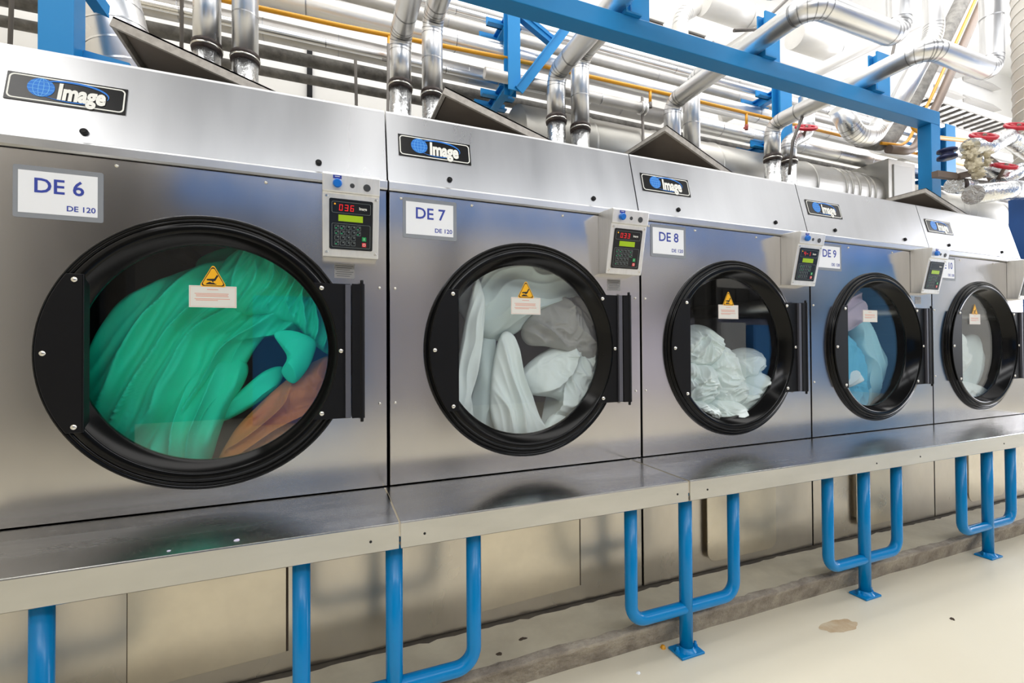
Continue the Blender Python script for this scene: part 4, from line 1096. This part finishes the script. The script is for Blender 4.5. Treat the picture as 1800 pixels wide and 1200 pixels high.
# leaning foil duct behind DE 6
dk = tag(empty('foil_duct', (-0.98, 0.8, 1.4)), 'wide silver foil duct leaning behind the DE 6 hood beside the blue column', 'duct')
k = MB(); P = [Vector((-0.99, 0.82, 1.435)), Vector((-1.15, 0.82, 2.12)), Vector((-1.38, 0.82, 3.2))]
k.tube(P, 0.13, 36); k.build('duct_run', 'clad', dk)
k = MB(); seamrings(k, P, 0.13, [0.06+0.05*i for i in range(18)], 0); k.build('spiral_seam', 'clad', dk)

# big round exhaust duct behind the hoods
bd = tag(empty('exhaust_duct', (5.0, 1.95, 2.0)), 'big round grey exhaust duct lying behind the hoods of DE 8 to the end', 'duct')
YD, ZD, RD = 1.80, 2.245, 0.30
k = MB(); k.tube([(1.25, YD, ZD), (5.72, YD, ZD)], RD, 48); k.tube([(6.22, YD, ZD), (10.8, YD, ZD)], RD, 48); k.build('duct_run', 'duct_grey', bd)
k = MB()
for x in (1.9, 2.6, 3.3, 4.0, 4.6, 5.06, 5.16, 5.28, 5.45, 5.55, 6.5, 6.62, 7.3, 7.42, 7.6, 8.4, 8.6):
    k.tube([(x-0.012, YD, ZD), (x, YD, ZD), (x+0.012, YD, ZD)], [RD*1.0, RD*1.03, RD*1.0], 48, caps=False)
k.build('duct_ring', 'duct_grey', bd)
k = MB(); k.box(5.72, 6.22, YD-0.33, YD+0.33, ZD-0.35, ZD+0.40); db = k.build('damper_box', 'duct_grey', bd, bevel=0.006)
k = MB(); k.box(5.80, 6.14, YD-0.342, YD-0.33, ZD-0.28, ZD+0.34); k.build('access_door', 'cabinet_grey', db, bevel=0.004)
k = MB(); k.lathe([(0.0, -0.05), (0.02, -0.05), (0.02, 0.0), (0.0, 0.0)], (5.9, YD-0.33, ZD-0.30), 12, axis='y'); k.box(5.80, 6.0, YD-0.39, YD-0.378, ZD-0.305, ZD-0.29); k.build('latch', 'black_matt', db)

# ================================================================== right end of the hall
k = MB(); k.box(5.05, 5.25, 0.06, 0.22, FZ, 1.72)
pb = tag(k.build('steel_pillar', 'pillar_blue', bevel=0.004), 'blue steel pillar beyond the last dryer at the right edge', 'pillar')
# valve station
YV = 0.10
def foilpipe(pts, r, label, R=0.09): return pipe('foil_pipe', pts, r, 'foil', label, R=R, group='foil pipes of the valve station', elbow_n=4, seams=())
foilpipe([(4.22, YV, 1.99), (4.50, YV, 2.04), (4.74, YV, 2.15), (5.2, YV, 2.06), (5.9, YV, 1.95)], 0.062, 'upper foil wrapped pipe with a bend below the top red handwheel', R=0.10)
foilpipe([(4.33, YV+0.02, 1.92), (4.66, YV+0.05, 1.88)], 0.046, 'short foil wrapped pipe under the upper bend')
foilpipe([(4.60, YV, 1.76), (4.80, YV-0.04, 1.88), (5.15, YV-0.10, 1.93), (5.8, YV-0.12, 1.86)], 0.058, 'foil wrapped pipe rising from the lower valves at the edge', R=0.10)
fp_ = foilpipe([(4.16, YV-0.04, 1.615), (4.62, YV-0.06, 1.70), (5.1, YV-0.06, 1.75), (5.8, YV-0.06, 1.75)], 0.070, 'lowest foil wrapped pipe above the blue pillar', R=0.2)
foilpipe([(4.30, YV+0.14, 1.76), (4.75, YV+0.16, 1.80)], 0.060, 'foil wrapped pipe stub with an open dark end')
k = MB(); k.lathe([(0.0, -0.062), (0.028, -0.062), (0.034, -0.05), (0.02, -0.05)], (4.36, YV+0.14, 1.765), 18, axis='y'); k.build('open_end', 'band', bpy.data.objects['foil_pipe.004'])
def wheel(x, y, z, r, tilt, label):
    root = tag(empty('valve_handwheel', (x, y, z)), label, 'handwheel', 'red handwheels')
    M = Matrix.Rotation(tilt, 3, 'Y') @ Matrix.Rotation(0.55, 3, 'X'); c = Vector((x, y, z))
    k = MB(); k.tube([c+M @ Vector((r*math.cos(t), r*math.sin(t), 0)) for t in [2*PI*i/36 for i in range(36)]], 0.0145, 10, closed=True)
    for i in range(5):
        t = 2*PI*i/5; k.tube([c, c+M @ Vector((r*math.cos(t), r*math.sin(t), 0))], 0.008, 8)
    k.build('rim', 'red_paint', root)
    k = MB(); k.tube([c+M @ Vector((0, 0, 0.02)), c-M @ Vector((0, 0, 0.10))], 0.012, 10); k.build('stem', 'brown_steel', root)
wheel(4.86, YV-0.02, 2.245, 0.075, -0.35, 'highest red handwheel, at the right edge by the white spiral duct')
wheel(4.365, YV-0.02, 2.085, 0.075, -0.30, 'red handwheel at the left end of the upper foil pipe')
wheel(4.56, YV-0.06, 1.873, 0.062, -0.20, 'lowest red handwheel, between the foil pipes')
wheel(4.0, 1.2, 2.58, 0.085, -0.3, 'red handwheel behind the long pipe of the last dryer')
k = MB(); k.lathe([(0.0, -0.03), (0.062, -0.03), (0.062, -0.01), (0.04, -0.008), (0.04, 0.02), (0.062, 0.022), (0.062, 0.04), (0.0, 0.04)], (4.27, YV+0.16, 2.0), 24, axis='z')
tag(k.build('pipe_flange', 'navy'), 'dark navy flange behind the insulation wool', 'flange')
k = MB()
random.seed(5)
for (x, z, r) in ((4.20, 1.93, 0.05), (4.24, 1.86, 0.055), (4.30, 1.80, 0.045), (4.38, 1.95, 0.05), (4.40, 1.90, 0.04), (4.17, 1.99, 0.035)):
    vs = []; fs = []
    nn, mm = 28, 20
    for i in range(mm+1):
        for j in range(nn):
            ph = PI*i/mm; t = 2*PI*j/nn
            d = Vector((math.sin(ph)*math.cos(t), math.sin(ph)*math.sin(t), math.cos(ph)))
            vs.append(Vector((x, YV-0.01, z))+d*r*(0.8+0.5*noise.noise(d*2.6+Vector((x*9, z*7, 0)))+0.35*noise.noise(d*7+Vector((x*9, z*7, 3)))))
    for i in range(mm):
        for j in range(nn): fs.append((i*nn+j, i*nn+(j+1) % nn, (i+1)*nn+(j+1) % nn, (i+1)*nn+j))
    k.add(vs, fs, 0, True)
tag(k.build('insulation_wool', 'wool'), 'loose tufts of tan insulation wool around the upper valve', 'insulation', kind='stuff')
k = MB(); k.obox((3.98, YV+0.10, 1.79), (4.23, YV+0.10, 1.805), 0.04, 0.045); k.obox((4.27, YV+0.10, 1.81), (4.62, YV+0.10, 1.90), 0.04, 0.045); k.obox((4.62, YV+0.10, 2.02), (5.1, YV+0.10, 1.90), 0.04, 0.05); k.obox((4.70, YV+0.12, 1.99), (4.84, YV+0.12, 1.84), 0.04, 0.04)
k.box(4.66, 4.70, YV+0.08, YV+0.12, 1.86, 2.0); k.box(5.06, 5.24, YV+0.05, YV+0.11, 1.72, 1.92); k.obox((4.23, YV+0.10, 1.805), (4.27, YV+0.10, 1.81), 0.02, 0.02)
tag(k.build('pipe_bracket', 'brown_steel'), 'brown angle steel bracket carrying the foil pipes', 'bracket')
# white spiral duct
sd = tag(empty('spiral_duct', (6.42, 0.343, 1.95)), 'wide white spiral duct standing up at the upper right corner', 'duct')
k = MB(); k.tube([(6.42, 0.343, 1.95), (6.42, 0.343, 5.99)], 0.34, 48); k.build('duct_run', 'spiral', sd)
k = MB(); pts = [(6.42+0.343*math.cos(t), 0.343+0.343*math.sin(t), 2.0+0.11*t/(2*PI)) for t in [2*PI*i/32 for i in range(32*34)]]
k.tube(pts, 0.006, 6); k.build('spiral_seam', 'white_duct', sd)
# sloping pipes at the upper right
pipe('insulated_pipe', [(5.3, 1.5, 2.80), (5.75, 1.5, 2.82), (6.25, 1.5, 3.40), (7.9, 1.5, 5.7)], 0.085, 'dusty', 'dusty grey pipe sloping up steeply at the upper right', R=0.35, elbow_n=5, group='sloping pipes', elbow_seams=False)
pipe('sloping_pipe', [(5.5, 1.42, 2.76), (5.95, 1.42, 2.80), (6.42, 1.42, 3.40), (8.0, 1.42, 5.7)], 0.016, 'yellow', 'thin yellow pipe sloping between the grey and brown pipes', R=0.35, group='sloping pipes', elbow_seams=False)
pipe('sloping_pipe', [(5.6, 1.40, 2.70), (6.05, 1.40, 2.74), (6.55, 1.40, 3.40), (8.1, 1.40, 5.7)], 0.045, 'brown_steel', 'brown pipe sloping up at the upper right beside the yellow one', R=0.35, group='sloping pipes', elbow_seams=False)
pipe('clad_pipe', [(4.75, 0.9, 2.70), (5.45, 0.9, 3.62), (5.48, 0.9, 5.9)], 0.085, 'clad', 'shiny pipe that climbs slantwise then straight up at the upper right', R=0.3, seams=(0.2, 0.5, 0.6, 0.8))
# elbows of the clad header seen under the beam
pipe('clad_pipe', [(4.72, 1.36, 2.98), (4.95, 1.36, 2.74), (5.25, 1.36, 2.76), (5.55, 1.36, 3.10)], 0.10, 'clad', 'wide shiny elbow under the blue beam left of the regulator', R=0.22)
# white insulated ducts high up
pipe('white_duct', [(3.75, 2.2, 4.40), (4.55, 2.2, 4.40)], 0.14, 'white_duct', 'fat white insulated duct high under the roof near the beam', seams=(0.8,))
pipe('white_duct', [(5.2, 2.2, 4.36), (6.1, 2.2, 4.36)], 0.14, 'white_duct', 'fat white insulated duct high up between the two long clad runs', seams=(0.8,))
pipe('white_duct', [(3.50, 2.3, 3.5), (3.50, 2.3, 4.25), (4.1, 2.3, 4.65), (4.6, 2.3, 5.2)], 0.085, 'white_duct', 'white pipe with an elbow behind the blue upright at the top', R=0.2)
pipe('white_duct', [(3.95, 2.75, 3.85), (5.1, 1.6, 4.6)], 0.075, 'white_duct', 'white pipe slanting up behind the DE 9 run')
pipe('white_duct', [(4.6, 2.8, 3.50), (6.3, 1.45, 4.35)], 0.075, 'white_duct', 'white pipe slanting up between the DE 9 and last runs')
wd_ = pipe('white_duct', [(7.1, 2.3, 3.45), (9.8, 2.3, 3.45)], 0.22, 'white_duct', 'fat white duct lying along the wall beyond the frame column', seams=(0.5, 0.97))
for xx in (7.6, 9.3):
    k = MB(); k.box(xx-0.03, xx+0.03, 2.2, Y1-0.002, 3.19, 3.235); k.build('wall_bracket', 'slat_grey', wd_)
# cable tray
ct = tag(empty('cable_tray', (8.8, 2.35, 3.95)), 'grey ladder cable tray with dark rungs on the wall at the upper right', 'cable tray')
k = MB(); k.box(7.2, 10.6, 2.02, 2.04, 3.98, 4.08); k.box(7.2, 10.6, 2.38, 2.40, 3.98, 4.08); k.build('side_rail', 'slat_grey', ct)
for i in range(17):
    k = MB(); k.box(7.3+i*0.2, 7.34+i*0.2, 2.04, 2.38, 3.985, 4.01); k.build('rung', 'dark_grille', ct)
# dark roof grilles on the back wall
for i, (x, z, wd) in enumerate(((3.75, 4.75, 0.5), (4.45, 4.75, 0.55), (5.05, 4.70, 0.35), (6.45, 4.70, 0.55))):
    g = tag(empty('wall_grille', (x, Y1, z)), ['dark slatted grille high on the wall, nearest the blue upright', 'dark slatted grille high on the wall, second from the blue upright', 'small dark slatted grille behind the DE 9 run', 'dark slatted grille high on the wall beside the last white slanting pipe'][i], 'grille', 'dark wall grilles')
    k = MB(); k.box(x-wd/2, x+wd/2, Y1-0.02, Y1, z-0.13, z+0.13); k.build('back_plate', 'dark_grille', g)
    for j in range(4):
        k = MB(); zz = z-0.10+j*0.065; k.box(x-wd/2, x+wd/2, Y1-0.05, Y1-0.02, zz, zz+0.018); k.build('slat', 'slat_grey', g)
# louvre panels on the far wall
lv = tag(empty('wall_louvre', (10.6, Y1, 4.6)), 'tall white louvre panel on the far back wall at the upper right', 'louvre')
for i in range(7):
    k = MB(); z = 3.9+i*0.42
    for (xa, xb) in ((10.2, 10.95), (11.15, 12.2)):
        vs = [(xa, Y1-0.01, z), (xb, Y1-0.01, z), (xb, Y1-0.01, z+0.16), (xa, Y1-0.01, z+0.16), (xa, Y1-0.14, z-0.02), (xb, Y1-0.14, z-0.02)]
        k.add(vs, [(0, 1, 2, 3), (2, 3, 4, 5), (0, 1, 5, 4), (0, 3, 4), (1, 2, 5)], 0)
    k.build('slat', 'slat_grey', lv)

# ================================================================== across the aisle (seen mirrored in steel and glass)
def cabinet(x, wd, hgt, m_, label):
    root = tag(empty('switch_cabinet', (x, -6.9, FZ)), label, 'cabinet')
    k = MB(); k.box(x-wd/2, x+wd/2, -7.3, -6.6, FZ, FZ+hgt); k.build('body', m_, root, bevel=0.01)
    k = MB(); k.box(x-wd/2+0.04, x+wd/2-0.04, -6.6, -6.585, FZ+0.1, FZ+hgt-0.06); dd = k.build('door', m_, root, bevel=0.006)
    k = MB(); k.box(x+wd/2-0.12, x+wd/2-0.09, -6.585, -6.55, FZ+hgt*0.5, FZ+hgt*0.5+0.14); k.build('handle', 'black_matt', dd)
cabinet(10.4, 1.5, 1.75, 'cabinet_blue', 'blue cabinet across the aisle, mirrored at the right of the DE 8 glass')
cabinet(-0.6, 1.4, 2.1, 'cabinet_blue', 'wide blue cabinet across the aisle, mirrored in the DE 7 glass')
cabinet(9.0, 0.8, 1.8, 'cabinet_grey', 'grey cabinet across the aisle, next to the blue one mirrored in DE 8')
def post(x, label):
    k = MB(); isec(k, (x, -5.2, FZ), (x, -5.2, 5.99), 0.28, 0.30, (1, 0, 0), 0.02)
    tag(k.build('steel_post', 'dark_grille'), label, 'post', 'steel posts across the aisle')
post(-2.6, 'dark steel post across the aisle, farthest left'); post(1.55, 'dark steel post across the aisle, between the two others'); post(6.75, 'dark steel post across the aisle, farthest right')
k = MB(); isec(k, (-1.9, -5.0, 2.60), (12.9, -5.0, 2.60), 0.30, 0.55, (0, 0, 1), 0.03)
tag(k.build('crane_rail', 'rail_blue'), 'long blue crane rail across the aisle, mirrored along the tops of the dryers', 'rail')
k = MB(); k.box(7.2, 12.8, -7.55, -7.1, 1.25, 2.0)  # unseen dark box, added to darken a band of the DE 8 reflection
for i in range(12): k.box(7.3+i*0.46, 7.36+i*0.46, -7.1, -7.06, 1.28, 1.97)
tag(k.build('reflection_box', 'dark_grille'), 'long dark box added across the aisle for the dark band in the DE 8 reflection', 'duct')
